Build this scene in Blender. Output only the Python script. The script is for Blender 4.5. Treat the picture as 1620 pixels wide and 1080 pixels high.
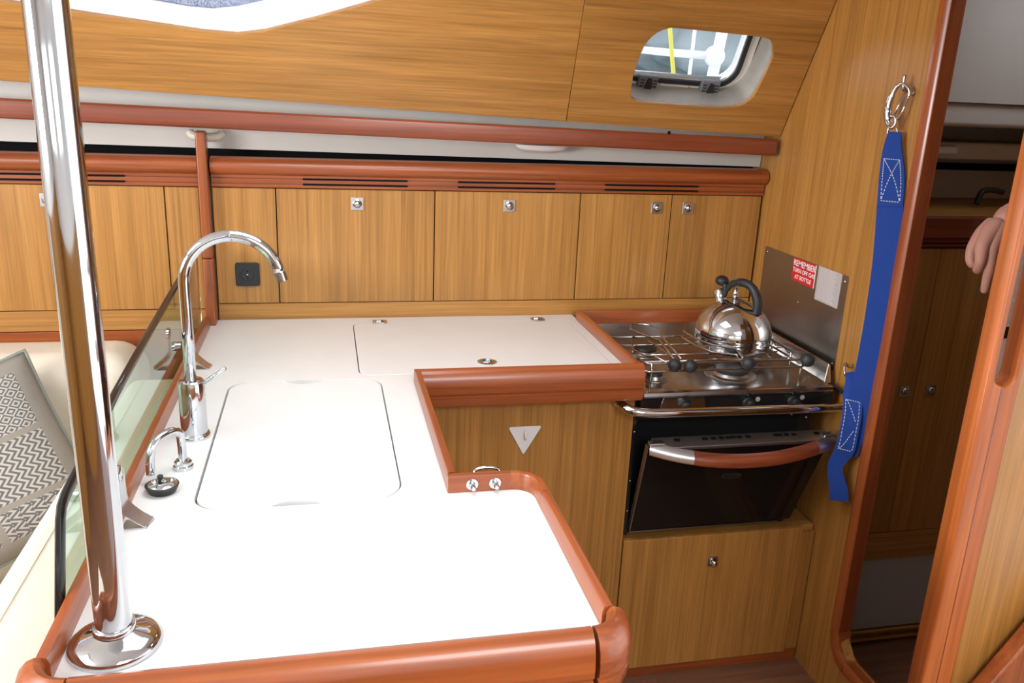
import bpy, bmesh, math, random
from mathutils import Vector, Matrix
random.seed(7)
for o in list(bpy.data.objects): bpy.data.objects.remove(o)
scene = bpy.context.scene
COL = scene.collection

# ------------------------------------------------------------------ camera
cam_d = bpy.data.cameras.new('camera'); cam = bpy.data.objects.new('camera', cam_d); COL.objects.link(cam)
cam_d.sensor_width = 36.0; cam_d.lens = 1333.577/1620*36; cam_d.clip_start = 0.02
yw, pt, rl = (math.radians(a) for a in (-12.90456823, -16.79605146, -2.50266856))
Rm = Matrix.Rotation(yw, 3, 'Z') @ Matrix.Rotation(pt, 3, 'X') @ Matrix.Rotation(rl, 3, 'Y')
rt, fw, up = Rm.col[0], Rm.col[1], Rm.col[2]
cam.matrix_world = Matrix(((rt[0], up[0], -fw[0], 0), (rt[1], up[1], -fw[1], 0), (rt[2], up[2], -fw[2], 1.55), (0, 0, 0, 1)))
scene.camera = cam

# ------------------------------------------------------------------ world, daylight, exposure
world = bpy.data.worlds.new('overcast'); scene.world = world; world.use_nodes = True
bg = world.node_tree.nodes['Background']
bg.inputs[0].default_value = (0.86, 0.92, 1.0, 1); bg.inputs[1].default_value = 1.6

def area(name, loc, target, sx, sy, power, color):
    d = bpy.data.lights.new(name, 'AREA'); d.shape = 'RECTANGLE'; d.size = sx; d.size_y = sy
    d.energy = power; d.color = color
    o = bpy.data.objects.new(name, d); COL.objects.link(o); o.location = loc
    o.rotation_euler = (Vector(target)-Vector(loc)).to_track_quat('-Z', 'Y').to_euler()
    return o
# daylight from galley hatch and companionway; saloon and aft lamps are added fill
area('galley_hatch_daylight', (0.08, 1.42, 1.96), (0.08, 1.42, 0), 0.62, 0.62, 5.0, (0.93, 0.97, 1.0))
area('companionway_daylight', (0.55, -0.55, 1.97), (0.45, 0.35, 0.4), 0.9, 0.8, 20, (0.96, 0.98, 1.0))
area('saloon_overhead_fill', (-1.35, 0.9, 1.96), (-1.35, 0.9, 0), 0.6, 0.6, 6, (0.93, 0.97, 1.0))  # fill lamp added over the saloon, in an invented hatch
area('saloon_side_fill', (-2.205, 0.45, 1.50), (1.3, 1.3, 1.25), 1.1, 0.45, 40, (0.97, 0.98, 1.0))  # lamp added to light the bulkhead and post from the left

area('aft_cabin_fill', (1.80, 1.62, 1.955), (1.80, 1.62, 0), 0.4, 0.3, 0.33, (0.97, 0.98, 1.0))  # lamp added to brighten the dim aft compartment

vs = scene.view_settings
vs.view_transform = 'Standard'; vs.look = 'None'; vs.exposure = 0.6; vs.gamma = 1.0; vs.use_curve_mapping = False

# ------------------------------------------------------------------ materials
def new_mat(name):
    m = bpy.data.materials.new(name); m.use_nodes = True
    nt = m.node_tree; return m, nt, nt.nodes, nt.links, nt.nodes['Principled BSDF']
def plain(name, col, rough=0.5, metal=0.0, coat=0.0, spec=0.5, bump=0.0, bscale=200, aniso=0.0):
    m, nt, N, L, b = new_mat(name)
    b.inputs['Roughness'].default_value = rough
    b.inputs['Metallic'].default_value = metal; b.inputs['Coat Weight'].default_value = coat
    b.inputs['Coat Roughness'].default_value = 0.08
    b.inputs['Specular IOR Level'].default_value = spec; b.inputs['Anisotropic'].default_value = aniso
    tc = N.new('ShaderNodeTexCoord'); no = N.new('ShaderNodeTexNoise'); no.inputs['Scale'].default_value = bscale*0.06
    no.inputs['Detail'].default_value = 4
    L.new(tc.outputs['Object'], no.inputs['Vector'])
    mx = N.new('ShaderNodeMixRGB'); mx.inputs[1].default_value = tuple(c*0.95 for c in col)+(1,)
    mx.inputs[2].default_value = tuple(min(1, c*1.04) for c in col)+(1,)
    L.new(no.outputs['Fac'], mx.inputs[0]); L.new(mx.outputs[0], b.inputs['Base Color'])
    if bump > 0:
        n2 = N.new('ShaderNodeTexNoise'); n2.inputs['Scale'].default_value = bscale; n2.inputs['Detail'].default_value = 3
        L.new(tc.outputs['Object'], n2.inputs['Vector'])
        bp = N.new('ShaderNodeBump'); bp.inputs['Strength'].default_value = bump; bp.inputs['Distance'].default_value = 0.002
        L.new(n2.outputs['Fac'], bp.inputs['Height']); L.new(bp.outputs[0], b.inputs['Normal'])
    return m
def wood(name, c1, c2, c3, axis, rough=0.4, coat=0.15, a1=38, a2=230, al=1.1):
    m, nt, N, L, b = new_mat(name)
    tc = N.new('ShaderNodeTexCoord'); oi = N.new('ShaderNodeObjectInfo')
    ad = N.new('ShaderNodeVectorMath'); ad.operation = 'MULTIPLY_ADD'
    cb = N.new('ShaderNodeCombineXYZ')
    for i in range(3): L.new(oi.outputs['Random'], cb.inputs[i])
    ad.inputs[1].default_value = (7.3, 5.1, 9.7)
    L.new(cb.outputs[0], ad.inputs[0]); L.new(tc.outputs['Object'], ad.inputs[2])
    def noise(ac, alg, det):
        mp = N.new('ShaderNodeMapping'); s = [ac, ac, ac]; s[axis] = alg; mp.inputs['Scale'].default_value = s
        L.new(ad.outputs[0], mp.inputs['Vector'])
        n = N.new('ShaderNodeTexNoise'); n.inputs['Scale'].default_value = 1.0; n.inputs['Detail'].default_value = det
        n.inputs['Roughness'].default_value = 0.6
        L.new(mp.outputs[0], n.inputs['Vector']); return n
    n1 = noise(a1, al, 3.0); n2 = noise(a2, al*4, 2.0); n3 = noise(5, 0.5, 2.0)
    r1 = N.new('ShaderNodeValToRGB'); e = r1.color_ramp.elements
    e[0].position = 0.32; e[0].color = c1+(1,); e[1].position = 0.68; e[1].color = c3+(1,)
    k = r1.color_ramp.elements.new(0.5); k.color = c2+(1,)
    L.new(n1.outputs['Fac'], r1.inputs[0])
    r2 = N.new('ShaderNodeMapRange'); r2.inputs[1].default_value = 0.3; r2.inputs[2].default_value = 0.7
    r2.inputs[3].default_value = 0.80; r2.inputs[4].default_value = 1.12
    L.new(n2.outputs['Fac'], r2.inputs[0])
    r3 = N.new('ShaderNodeMapRange'); r3.inputs[1].default_value = 0.3; r3.inputs[2].default_value = 0.7
    r3.inputs[3].default_value = 0.90; r3.inputs[4].default_value = 1.08
    L.new(n3.outputs['Fac'], r3.inputs[0])
    n4 = noise(a1*3.0, al*0.35, 1.0)
    r4 = N.new('ShaderNodeMapRange'); r4.inputs[1].default_value = 0.56; r4.inputs[2].default_value = 0.66
    r4.inputs[3].default_value = 1.02; r4.inputs[4].default_value = 0.86
    L.new(n4.outputs['Fac'], r4.inputs[0])
    m0 = N.new('ShaderNodeMath'); m0.operation = 'MULTIPLY'; L.new(r3.outputs[0], m0.inputs[0]); L.new(r4.outputs[0], m0.inputs[1])
    mu = N.new('ShaderNodeMath'); mu.operation = 'MULTIPLY'; L.new(r2.outputs[0], mu.inputs[0]); L.new(m0.outputs[0], mu.inputs[1])
    mm = N.new('ShaderNodeVectorMath'); mm.operation = 'SCALE'
    L.new(r1.outputs[0], mm.inputs[0]); L.new(mu.outputs[0], mm.inputs['Scale'])
    L.new(mm.outputs[0], b.inputs['Base Color'])
    b.inputs['Roughness'].default_value = rough; b.inputs['Coat Weight'].default_value = coat
    b.inputs['Coat Roughness'].default_value = 0.18
    bp = N.new('ShaderNodeBump'); bp.inputs['Strength'].default_value = 0.06; bp.inputs['Distance'].default_value = 0.001
    L.new(n2.outputs['Fac'], bp.inputs['Height']); L.new(bp.outputs[0], b.inputs['Normal'])
    return m
TK = ((0.36, 0.158, 0.032), (0.425, 0.195, 0.043), (0.475, 0.225, 0.053))
MH = ((0.25, 0.054, 0.012), (0.31, 0.072, 0.016), (0.36, 0.092, 0.021))
DM = ((0.17, 0.034, 0.012), (0.22, 0.046, 0.015), (0.26, 0.060, 0.020))
M = {}
M['teak_z'] = wood('teak_veneer_upright', *TK, 2)
M['teak_x'] = wood('teak_veneer_level', *TK, 0)
M['teak_y'] = wood('teak_veneer_fore', *TK, 1)
M['mah_x'] = wood('varnished_mahogany_x', *MH, 0, 0.34, 0.4, 30, 160)
M['mah_y'] = wood('varnished_mahogany_y', *MH, 1, 0.34, 0.4, 30, 160)
M['mah_z'] = wood('varnished_mahogany_z', *MH, 2, 0.34, 0.4, 30, 160)
M['dmah_x'] = wood('dark_mahogany_x', *DM, 0, 0.34, 0.5, 30, 160)
M['orange_z'] = wood('bright_varnished_post', (0.40, 0.095, 0.016), (0.47, 0.122, 0.022), (0.53, 0.15, 0.03), 2, 0.45, 0.08, 26, 150)
M['white'] = plain('white_laminate', (0.80, 0.79, 0.775), 0.38)
M['mould'] = plain('cream_gelcoat', (0.86, 0.82, 0.74), 0.45)  # albedo raised to stand in for sunlight on the portlight surround
M['floorwood'] = wood('cabin_sole_wood', (0.15, 0.065, 0.035), (0.19, 0.085, 0.045), (0.23, 0.105, 0.055), 0, 0.4, 0.3)
M['lid'] = plain('white_lid_plastic', (0.81, 0.80, 0.79), 0.4)
M['liner'] = plain('off_white_moulding', (0.60, 0.575, 0.53), 0.55)
M['ceil'] = plain('white_headliner', (0.82, 0.81, 0.78), 0.7)
M['cream'] = plain('cream_plastic', (0.78, 0.72, 0.62), 0.45)
M['chrome'] = plain('polished_chrome', (0.62, 0.645, 0.68), 0.06, 1.0)
M['steel'] = plain('stainless_steel', (0.50, 0.48, 0.46), 0.2, 1.0)
M['brushed'] = plain('brushed_steel', (0.42, 0.39, 0.35), 0.36, 1.0, bump=0.05, bscale=400)
M['alloy'] = plain('satin_alloy', (0.60, 0.61, 0.64), 0.33, 1.0)
M['black'] = plain('black_enamel', (0.012, 0.012, 0.012), 0.16)
M['matteblack'] = plain('black_plastic', (0.016, 0.016, 0.018), 0.45)
M['shade_black'] = plain('recess_shade_black', (0.006, 0.006, 0.006), 0.8, spec=0.1)  # near-black that paints shade in gaps, slots and holes; also a plug
M['leather'] = plain('cream_leather', (0.70, 0.63, 0.52), 0.5, bump=0.25, bscale=350)
M['seat'] = plain('beige_upholstery', (0.62, 0.53, 0.42), 0.7, bump=0.2, bscale=500)
M['blue'] = plain('blue_webbing', (0.016, 0.055, 0.28), 0.75, bump=0.5, bscale=900, spec=0.2)
M['thread'] = plain('white_thread', (0.62, 0.64, 0.68), 0.8)
M['red'] = plain('red_sticker', (0.66, 0.02, 0.03), 0.4)
M['print'] = plain('white_print', (0.85, 0.82, 0.82), 0.5)
M['sticker'] = plain('grey_sticker', (0.48, 0.43, 0.42), 0.5)
M['stickerline'] = plain('faded_print', (0.62, 0.57, 0.57), 0.5)
M['grey'] = plain('grey_hinge_plastic', (0.17, 0.17, 0.18), 0.45)
M['badge'] = plain('faint_badge_print', (0.035, 0.032, 0.03), 0.35)
M['rubber'] = plain('black_rubber', (0.018, 0.019, 0.021), 0.5)
M['skin'] = plain('skin', (0.46, 0.22, 0.16), 0.6, bump=0.15, bscale=300)
M['shirt'] = plain('dark_blue_cotton', (0.04, 0.05, 0.09), 0.85)
M['trouser'] = plain('khaki_cotton', (0.20, 0.16, 0.11), 0.85)
M['hair'] = plain('grey_hair', (0.22, 0.20, 0.18), 0.7)
M['greyfloor'] = plain('grey_moulding', (0.42, 0.42, 0.42), 0.6)
M['leaf'] = plain('pale_green_foliage', (0.34, 0.38, 0.37), 0.8, bump=0.8, bscale=25)
M['whitepaint'] = plain('white_gelcoat', (0.9, 0.9, 0.9), 0.3)
M['yellow'] = plain('yellow_rope', (0.72, 0.66, 0.10), 0.7)
M['water'] = plain('harbour_water', (0.10, 0.15, 0.17), 0.15)
def glass(name, col, rough=0.0, ior=1.45):
    m, nt, N, L, b = new_mat(name)
    b.inputs['Base Color'].default_value = col+(1,); b.inputs['Roughness'].default_value = rough
    b.inputs['Transmission Weight'].default_value = 1.0; b.inputs['IOR'].default_value = ior
    return m
M['glass'] = glass('green_tinted_glass', (0.64, 0.90, 0.79), 0.0, 1.52)
def glazing(name, col, extra=None):
    m, nt, N, L, b = new_mat(name); N.remove(b)
    out = N['Material Output']; tr_ = N.new('ShaderNodeBsdfTransparent'); tr_.inputs[0].default_value = col+(1,)
    gl = N.new('ShaderNodeBsdfGlossy'); gl.inputs['Roughness'].default_value = 0.02
    fr = N.new('ShaderNodeFresnel'); fr.inputs[0].default_value = 1.45
    mx = N.new('ShaderNodeMixShader'); L.new(fr.outputs[0], mx.inputs[0]); L.new(tr_.outputs[0], mx.inputs[1]); L.new(gl.outputs[0], mx.inputs[2])
    L.new(mx.outputs[0], out.inputs[0]); return m
M['pane'] = glazing('clear_acrylic', (0.95, 0.97, 1.0))
M['lens'] = plain('pale_lamp_lens', (0.74, 0.69, 0.66), 0.15)
def ovenglass():
    m, nt, N, L, b = new_mat('dark_oven_glass')
    b.inputs['Base Color'].default_value = (0.008, 0.007, 0.006, 1); b.inputs['Roughness'].default_value = 0.09
    return m
M['ovenglass'] = ovenglass()
def meshblind():
    m, nt, N, L, b = new_mat('dotted_blind')
    tc = N.new('ShaderNodeTexCoord'); vo = N.new('ShaderNodeTexVoronoi'); vo.inputs['Scale'].default_value = 230
    L.new(tc.outputs['Object'], vo.inputs['Vector'])
    r = N.new('ShaderNodeValToRGB'); r.color_ramp.elements[0].position = 0.35; r.color_ramp.elements[1].position = 0.45
    r.color_ramp.elements[0].color = (1, 1, 1, 1); r.color_ramp.elements[1].color = (0, 0, 0, 1)
    L.new(vo.outputs['Distance'], r.inputs[0])
    tr_ = N.new('ShaderNodeBsdfTransparent'); mx = N.new('ShaderNodeMixShader')
    b.inputs['Base Color'].default_value = (0.35, 0.40, 0.55, 1); b.inputs['Roughness'].default_value = 0.6
    L.new(r.outputs[0], mx.inputs[0]); L.new(b.outputs[0], mx.inputs[1]); L.new(tr_.outputs[0], mx.inputs[2])
    L.new(mx.outputs[0], N['Material Output'].inputs[0]); return m
M['blind'] = meshblind()

# ------------------------------------------------------------------ object helpers
WL = {}
def wloc(o): return WL[o.name] if o is not None else Vector((0, 0, 0))
def link(o, loc, parent):
    COL.objects.link(o)
    if parent is not None: o.parent = parent
    o.location = Vector(loc)-wloc(parent); WL[o.name] = Vector(loc)
    return o
def tag(o, label=None, cat=None, group=None, kind=None):
    if label: o['label'] = label
    if cat: o['category'] = cat
    if group: o['group'] = group
    if kind: o['kind'] = kind
    return o
def thing(name, loc, label, cat, group=None):
    o = bpy.data.objects.new(name, None); o.empty_display_size = 0.05
    return tag(link(o, loc, None), label, cat, group)
def from_mesh(name, me, mat, parent=None, smooth=False, bevel=0.0, seg=2):
    xs = [v.co for v in me.vertices]
    lo = Vector((min(v[i] for v in xs) for i in range(3))); hi = Vector((max(v[i] for v in xs) for i in range(3)))
    c = Vector(((lo.x+hi.x)/2, (lo.y+hi.y)/2, lo.z))
    me.transform(Matrix.Translation(-c)); me.name = name
    me.materials.clear(); me.materials.append(M[mat] if isinstance(mat, str) else mat)
    o = bpy.data.objects.new(name, me)
    link(o, c, parent)
    if smooth:
        for p in me.polygons: p.use_smooth = True
    if bevel:
        b = o.modifiers.new('edge', 'BEVEL'); b.width = bevel; b.segments = seg; b.limit_method = 'ANGLE'; b.angle_limit = math.radians(40)
        if not smooth:
            for p in me.polygons: p.use_smooth = True
            w = o.modifiers.new('wn', 'WEIGHTED_NORMAL'); w.keep_sharp = True
    return o
def obj(name, bm, mat, parent=None, smooth=False, bevel=0.0, seg=2, sharp=None):
    bmesh.ops.recalc_face_normals(bm, faces=bm.faces)
    me = bpy.data.meshes.new(name); bm.to_mesh(me); bm.free()
    o = from_mesh(name, me, mat, parent, smooth, bevel, seg)
    if sharp is not None:
        me.set_sharp_from_angle(angle=math.radians(sharp))
    return o
def B(): return bmesh.new()
def box(bm, x0, x1, y0, y1, z0, z1):
    v = [bm.verts.new((x, y, z)) for x in (x0, x1) for y in (y0, y1) for z in (z0, z1)]
    for f in ((0, 1, 3, 2), (4, 6, 7, 5), (0, 4, 5, 1), (2, 3, 7, 6), (0, 2, 6, 4), (1, 5, 7, 3)): bm.faces.new([v[i] for i in f])
    return bm
def bx(name, mat, x0, x1, y0, y1, z0, z1, parent=None, bevel=0.0015, seg=2): return obj(name, box(B(), x0, x1, y0, y1, z0, z1), mat, parent, False, bevel, seg)
def hexa(bm, p):
    v = [bm.verts.new(q) for q in p]
    for f in ((0, 1, 2, 3), (7, 6, 5, 4), (0, 4, 5, 1), (1, 5, 6, 2), (2, 6, 7, 3), (3, 7, 4, 0)): bm.faces.new([v[i] for i in f])
    return bm
def tube(bm, pts, r, n=12, closed=False):
    pts = [Vector(p) for p in pts]; N = len(pts)
    rs = r if isinstance(r, (list, tuple)) else [r]*N
    rings = []; prev = None
    for i, p in enumerate(pts):
        if closed: t = (pts[(i+1) % N]-pts[i-1]).normalized()
        else: t = (pts[min(i+1, N-1)]-pts[max(i-1, 0)]).normalized()
        if prev is None:
            a = Vector((0, 0, 1)) if abs(t.z) < 0.9 else Vector((1, 0, 0))
            u = t.cross(a).normalized()
        else:
            u = (prev-t*prev.dot(t)).normalized()
        prev = u; w = t.cross(u)
        rings.append([bm.verts.new(p+(u*math.cos(2*math.pi*k/n)+w*math.sin(2*math.pi*k/n))*rs[i]) for k in range(n)])
    M_ = N if closed else N-1
    for i in range(M_):
        a, b = rings[i], rings[(i+1) % N]
        for k in range(n): bm.faces.new((a[k], a[(k+1) % n], b[(k+1) % n], b[k]))
    if not closed: bm.faces.new(rings[0][::-1]); bm.faces.new(rings[-1])
    return bm
def lathe(bm, c, prof, n=40, axis='z'):
    c = Vector(c); rings = []
    def mp(x, y, z):
        return {'z': Vector((x, y, z)), 'x': Vector((z, x, y)), 'y': Vector((x, z, y)), '-y': Vector((x, -z, y)), '-x': Vector((-z, x, y))}[axis]
    for r, z in prof:
        if r < 1e-6: rings.append([bm.verts.new(c+mp(0, 0, z))])
        else: rings.append([bm.verts.new(c+mp(r*math.cos(2*math.pi*k/n), r*math.sin(2*math.pi*k/n), z)) for k in range(n)])
    for a, b in zip(rings, rings[1:]):
        for k in range(n):
            k2 = (k+1) % n
            if len(a) == 1 and len(b) == 1: continue
            if len(a) == 1: bm.faces.new((a[0], b[k], b[k2]))
            elif len(b) == 1: bm.faces.new((a[k], a[k2], b[0]))
            else: bm.faces.new((a[k], a[k2], b[k2], b[k]))
    for rg, rev in ((rings[0], True), (rings[-1], False)):
        if len(rg) > 1: bm.faces.new(rg[::-1] if rev else rg)
    return bm
def sphere(bm, c, r, n=20):
    return lathe(bm, c, [(r*math.sin(math.pi*i/12), -r*math.cos(math.pi*i/12)) for i in range(13)], n)
def sweep(bm, path, prof, closed=False):
    """plan path [(x,y)], profile [(outward offset to the RIGHT of travel, z)]"""
    N = len(path); P = [Vector(p).to_2d() for p in path]; rings = []
    for i in range(N):
        if closed: d0 = (P[i]-P[i-1]).normalized(); d1 = (P[(i+1) % N]-P[i]).normalized()
        else:
            d0 = (P[i]-P[i-1]).normalized() if i else None; d1 = (P[i+1]-P[i]).normalized() if i < N-1 else None
            d0 = d0 or d1; d1 = d1 or d0
        n0 = Vector((d0.y, -d0.x)); n1 = Vector((d1.y, -d1.x)); m = (n0+n1).normalized(); k = 1/max(0.3, m.dot(n0))
        rings.append([bm.verts.new((P[i].x+m.x*o*k, P[i].y+m.y*o*k, z)) for o, z in prof])
    n = len(prof)
    for i in range(N if closed else N-1):
        a, b = rings[i], rings[(i+1) % N]
        for k in range(n): bm.faces.new((a[k], a[(k+1) % n], b[(k+1) % n], b[k]))
    if not closed: bm.faces.new(rings[0][::-1]); bm.faces.new(rings[-1])
    return bm
def arc(cx, cy, r, a0, a1, n=8):
    return [(cx+r*math.cos(math.radians(a0+(a1-a0)*i/n)), cy+r*math.sin(math.radians(a0+(a1-a0)*i/n))) for i in range(n+1)]
def rrect(x0, x1, y0, y1, r, n=6):
    rr = r if isinstance(r, (list, tuple)) else [r]*4      # lower-left, lower-right, upper-right, upper-left
    return arc(x0+rr[0], y0+rr[0], rr[0], 180, 270, n)+arc(x1-rr[1], y0+rr[1], rr[1], 270, 360, n)+arc(x1-rr[2], y1-rr[2], rr[2], 0, 90, n)+arc(x0+rr[3], y1-rr[3], rr[3], 90, 180, n)
def curve_mesh(cu):
    o = bpy.data.objects.new('tmp', cu); COL.objects.link(o)
    me = bpy.data.meshes.new_from_object(o); bpy.data.objects.remove(o); return me
def plate(name, mat, outline, holes, th, mtx, parent=None, edge=0.0):
    cu = bpy.data.curves.new('tmp', 'CURVE'); cu.dimensions = '2D'; cu.fill_mode = 'BOTH'
    cu.extrude = th/2-edge; cu.bevel_depth = edge; cu.bevel_resolution = 1; cu.offset = -edge
    for pts in [outline]+list(holes):
        s = cu.splines.new('POLY'); s.points.add(len(pts)-1); s.use_cyclic_u = True
        for p, q in zip(s.points, pts): p.co = (q[0], q[1], 0, 1)
    me = curve_mesh(cu); me.transform(mtx)
    return from_mesh(name, me, mat, parent)
def text_mesh(name, body, size, mat, mtx, parent, depth=0.0003):
    cu = bpy.data.curves.new('tmp', 'FONT'); cu.body = body; cu.size = size; cu.align_x = 'CENTER'; cu.align_y = 'CENTER'; cu.extrude = depth; cu.offset = size*0.012
    me = curve_mesh(cu); me.transform(mtx)
    return from_mesh(name, me, mat, parent)
def XY(z): return Matrix.Translation((0, 0, z))
def basis(o, u, v):
    u = Vector(u); v = Vector(v); w = u.cross(v).normalized(); o = Vector(o)
    return Matrix(((u.x, v.x, w.x, o.x), (u.y, v.y, w.y, o.y), (u.z, v.z, w.z, o.z), (0, 0, 0, 1)))
def ribbon(bm, pts, dirs, hw, th):
    """flat band: centre points, width direction(s), half width(s), thickness"""
    P = [Vector(p) for p in pts]; N = len(P); rings = []
    for i, p in enumerate(P):
        t = (P[min(i+1, N-1)]-P[max(i-1, 0)]).normalized()
        d = Vector(dirs[i] if isinstance(dirs, list) else dirs).normalized(); d = (d-t*d.dot(t)).normalized(); n = t.cross(d)
        h = hw[i] if isinstance(hw, list) else hw
        rings.append([bm.verts.new(p+d*a*h+n*b*th/2) for a, b in ((-1, -1), (1, -1), (1, 1), (-1, 1))])
    for a, b in zip(rings, rings[1:]):
        for k in range(4): bm.faces.new((a[k], a[(k+1) % 4], b[(k+1) % 4], b[k]))
    bm.faces.new(rings[0][::-1]); bm.faces.new(rings[-1]); return bm
def smooth_path(pts, n=6):
    P = [Vector(p) for p in pts]; out = []
    for i in range(len(P)-1):
        a, b, c, d = P[max(i-1, 0)], P[i], P[i+1], P[min(i+2, len(P)-1)]
        for k in range(n):
            t = k/n; out.append(0.5*((2*b)+(c-a)*t+(2*a-5*b+4*c-d)*t*t+(3*b-a-3*c+d)*t*t*t))
    out.append(P[-1]); return out
def struct(o, label=None): o['kind'] = 'structure'; return o

# ================================================================== ROOM SHELL
XB = 1.305                       # galley face of the aft bulkhead
ZC = 1.95
struct(bx('floor', 'floorwood', -2.25, 2.35, -1.65, 2.66, -0.04, 0.0, bevel=0))
# ceiling with hatch openings; saloon and aft ones cut for the added lamps
def rect(x0, x1, y0, y1): return [(x0, y0), (x1, y0), (x1, y1), (x0, y1)]
struct(plate('ceiling', 'ceil', rect(-2.25, 2.35, -1.65, 2.16), [rrect(-0.24, 0.40, 1.10, 1.74, 0.06), rrect(0.09, 1.01, -0.96, -0.14, 0.05), rrect(-1.66, -1.04, 0.59, 1.21, 0.06), rrect(1.59, 2.01, 1.46, 1.78, 0.05)], 0.05, XY(ZC+0.03)))
for i, (a, b, c, d) in enumerate(((-0.24, 0.40, 1.10, 1.74), (0.09, 1.01, -0.96, -0.14), (-1.66, -1.04, 0.59, 1.21))):
    struct(plate('trim_%d' % (i+1), 'whitepaint', rrect(a-0.05, b+0.05, c-0.05, d+0.05, 0.09), [rrect(a, b, c, d, 0.06)], 0.012, XY(ZC-0.002)))
struct(bx('wall_left_lower', 'teak_z', -2.198, -2.19, -1.56, 1.48, 0, 1.12, bevel=0))
struct(plate('wall_left', 'ceil', rect(-1.6, 2.62, 0, ZC), [rrect(-0.12, 1.02, 1.26, 1.74, 0.08)], 0.05, basis((-2.225, 0, 0), (0, 1, 0), (0, 0, 1))))  # window opening added for the side fill lamp
struct(bx('wall_back', 'liner', -2.2, XB, 2.48, 2.50, 0, 1.40, bevel=0))
# wall behind the camera, teak with two portlights
fw_m = basis((0, -1.625, 0), (1, 0, 0), (0, 0, 1))
struct(bx('wall_front_lower', 'teak_z', -2.2, 2.35, -1.598, -1.57, 0, 0.9, bevel=0))
struct(plate('wall_front', 'ceil', rect(-2.25, 2.35, 0, ZC), [rrect(-1.7, -0.5, 1.25, 1.62, 0.1), rrect(-0.1, 0.9, 1.25, 1.62, 0.1)], 0.05, fw_m))
# bulkhead with doorway: plan coordinates (y,z) in plane x=XB+.0125
bh = basis((XB+0.0125, 0, 0), (0, 1, 0), (0, 0, 1))
bo = [(1.16, 0), (2.62, 0), (2.62, ZC), (1.16, ZC)]
door_hole = [(1.19, 0.15)]+[(1.672-0.05, 0.15), (1.672, 0.20)]+[(1.672, 1.86), (1.19, 1.86)]
struct(plate('wall_right', 'teak_z', bo, [door_hole], 0.025, bh))
# door frame: mahogany jamb + sill around the opening, rounded nose
df = thing('door_1', (XB, 1.43, 0.1), 'mahogany frame of the open doorway beside the blue strap', 'door frame'); df['kind'] = 'structure'
for k in ('category',): del df[k]
def frame_strip(name, pts, mat):
    # pts in (y,z): strip of trapezoid section following the opening edge
    bm = B(); rings = []
    P = [Vector(p) for p in pts]
    for i, p in enumerate(P):
        d0 = (P[i]-P[i-1]).normalized() if i else (P[1]-P[0]).normalized(); d1 = (P[i+1]-P[i]).normalized() if i < len(P)-1 else d0
        n0 = Vector((-d0.y, d0.x)); n1 = Vector((-d1.y, d1.x)); m = (n0+n1).normalized(); k = 1/m.dot(n0)
        sec = [(0.0, 0.032), (0.006, 0.0), (0.006, -0.008), (0.001, -0.013), (-0.012, -0.0155), (-0.024, -0.013), (-0.029, -0.006), (-0.029, 0.0), (-0.004, 0.001), (-0.004, 0.032)]
        rings.append([bm.verts.new((XB+x, p.x+m.x*o*k, p.y+m.y*o*k)) for o, x in sec])
    n = 10
    for a, b in zip(rings, rings[1:]):
        for k in range(n): bm.faces.new((a[k], a[(k+1) % n], b[(k+1) % n], b[k]))
    bm.faces.new(rings[0][::-1]); bm.faces.new(rings[-1])
    return obj(name, bm, mat, df, True, sharp=35)
frame_strip('jamb', [(1.672, 0.21), (1.672, 1.86)], 'mah_z')
frame_strip('sill_corner', [(1.617, 0.148), (1.640, 0.153), (1.660, 0.172), (1.672, 0.21)], 'mah_y')
frame_strip('sill', [(1.19, 0.148), (1.617, 0.148)], 'mah_y')
frame_strip('head', [(1.672, 1.86), (1.19, 1.86)], 'mah_y')

# ------------------------------------------------------------------ tilted cabin-side panel with window cut-outs
PB = Vector((0, 2.304, 1.442+1.305*0.0345)); PDX = Vector((1, 0, -0.0345)); PT = Vector((0, -0.47747202, 0.87864696))
PN = PDX.cross(PT).normalized()          # points into the cabin
def pan(off): return basis(PB+PN*off, PDX, PT)
def pp(x, s, off=0): return PB+PN*off+PDX*x+PT*s
hole1 = [(0.818, 0.095), (0.811, 0.15), (0.816, 0.213), (0.826, 0.249), (0.845, 0.273), (0.871, 0.287), (0.90, 0.290), (1.07, 0.29), (1.147, 0.288), (1.17, 0.277), (1.183, 0.253), (1.188, 0.226), (1.179, 0.145), (1.169, 0.111), (1.143, 0.087), (1.10, 0.078), (1.05, 0.076), (0.937, 0.074), (0.854, 0.075), (0.83, 0.081)]
def smooth2(pts, n=4):
    P = [Vector(p) for p in pts]; N = len(P); out = []
    for i in range(N):
        a, b, c, d = P[i-1], P[i], P[(i+1) % N], P[(i+2) % N]
        for k in range(n):
            t = k/n; q = 0.5*((2*b)+(c-a)*t+(2*a-5*b+4*c-d)*t*t+(3*b-a-3*c+d)*t*t*t); out.append((q.x, q.y))
    return out
hole1 = smooth2(hole1, 2)
hole2 = [(-1.75, 0.30), (-1.62, 0.255), (-0.95, 0.213), (-0.695, 0.197), (-0.40, 0.176), (-0.273, 0.167), (-0.194, 0.167), (-0.128, 0.182), (-0.01, 0.225), (0.138, 0.284), (0.26, 0.345), (0.28, 0.42), (0.24, 0.455), (-1.70, 0.50), (-1.75, 0.46)]
top_s = 0.62
seam = [(0.637, 0.337), (0.653, 0.014)]
def pl_outline(x0b, x0t, x1b, x1t): return [(x0b, 0), (x1b, 0), (x1t, top_s), (x0t, top_s)]
struct(plate('wall_outboard', 'teak_x', pl_outline(-2.2, -2.2, 0.6525, 0.6235), [hole2], 0.016, pan(-0.008), edge=0.0008))
struct(plate('wall_outboard', 'teak_x', pl_outline(0.6540, 0.6250, XB-0.003, XB-0.003), [hole1], 0.016, pan(-0.008), edge=0.0008))
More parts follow.
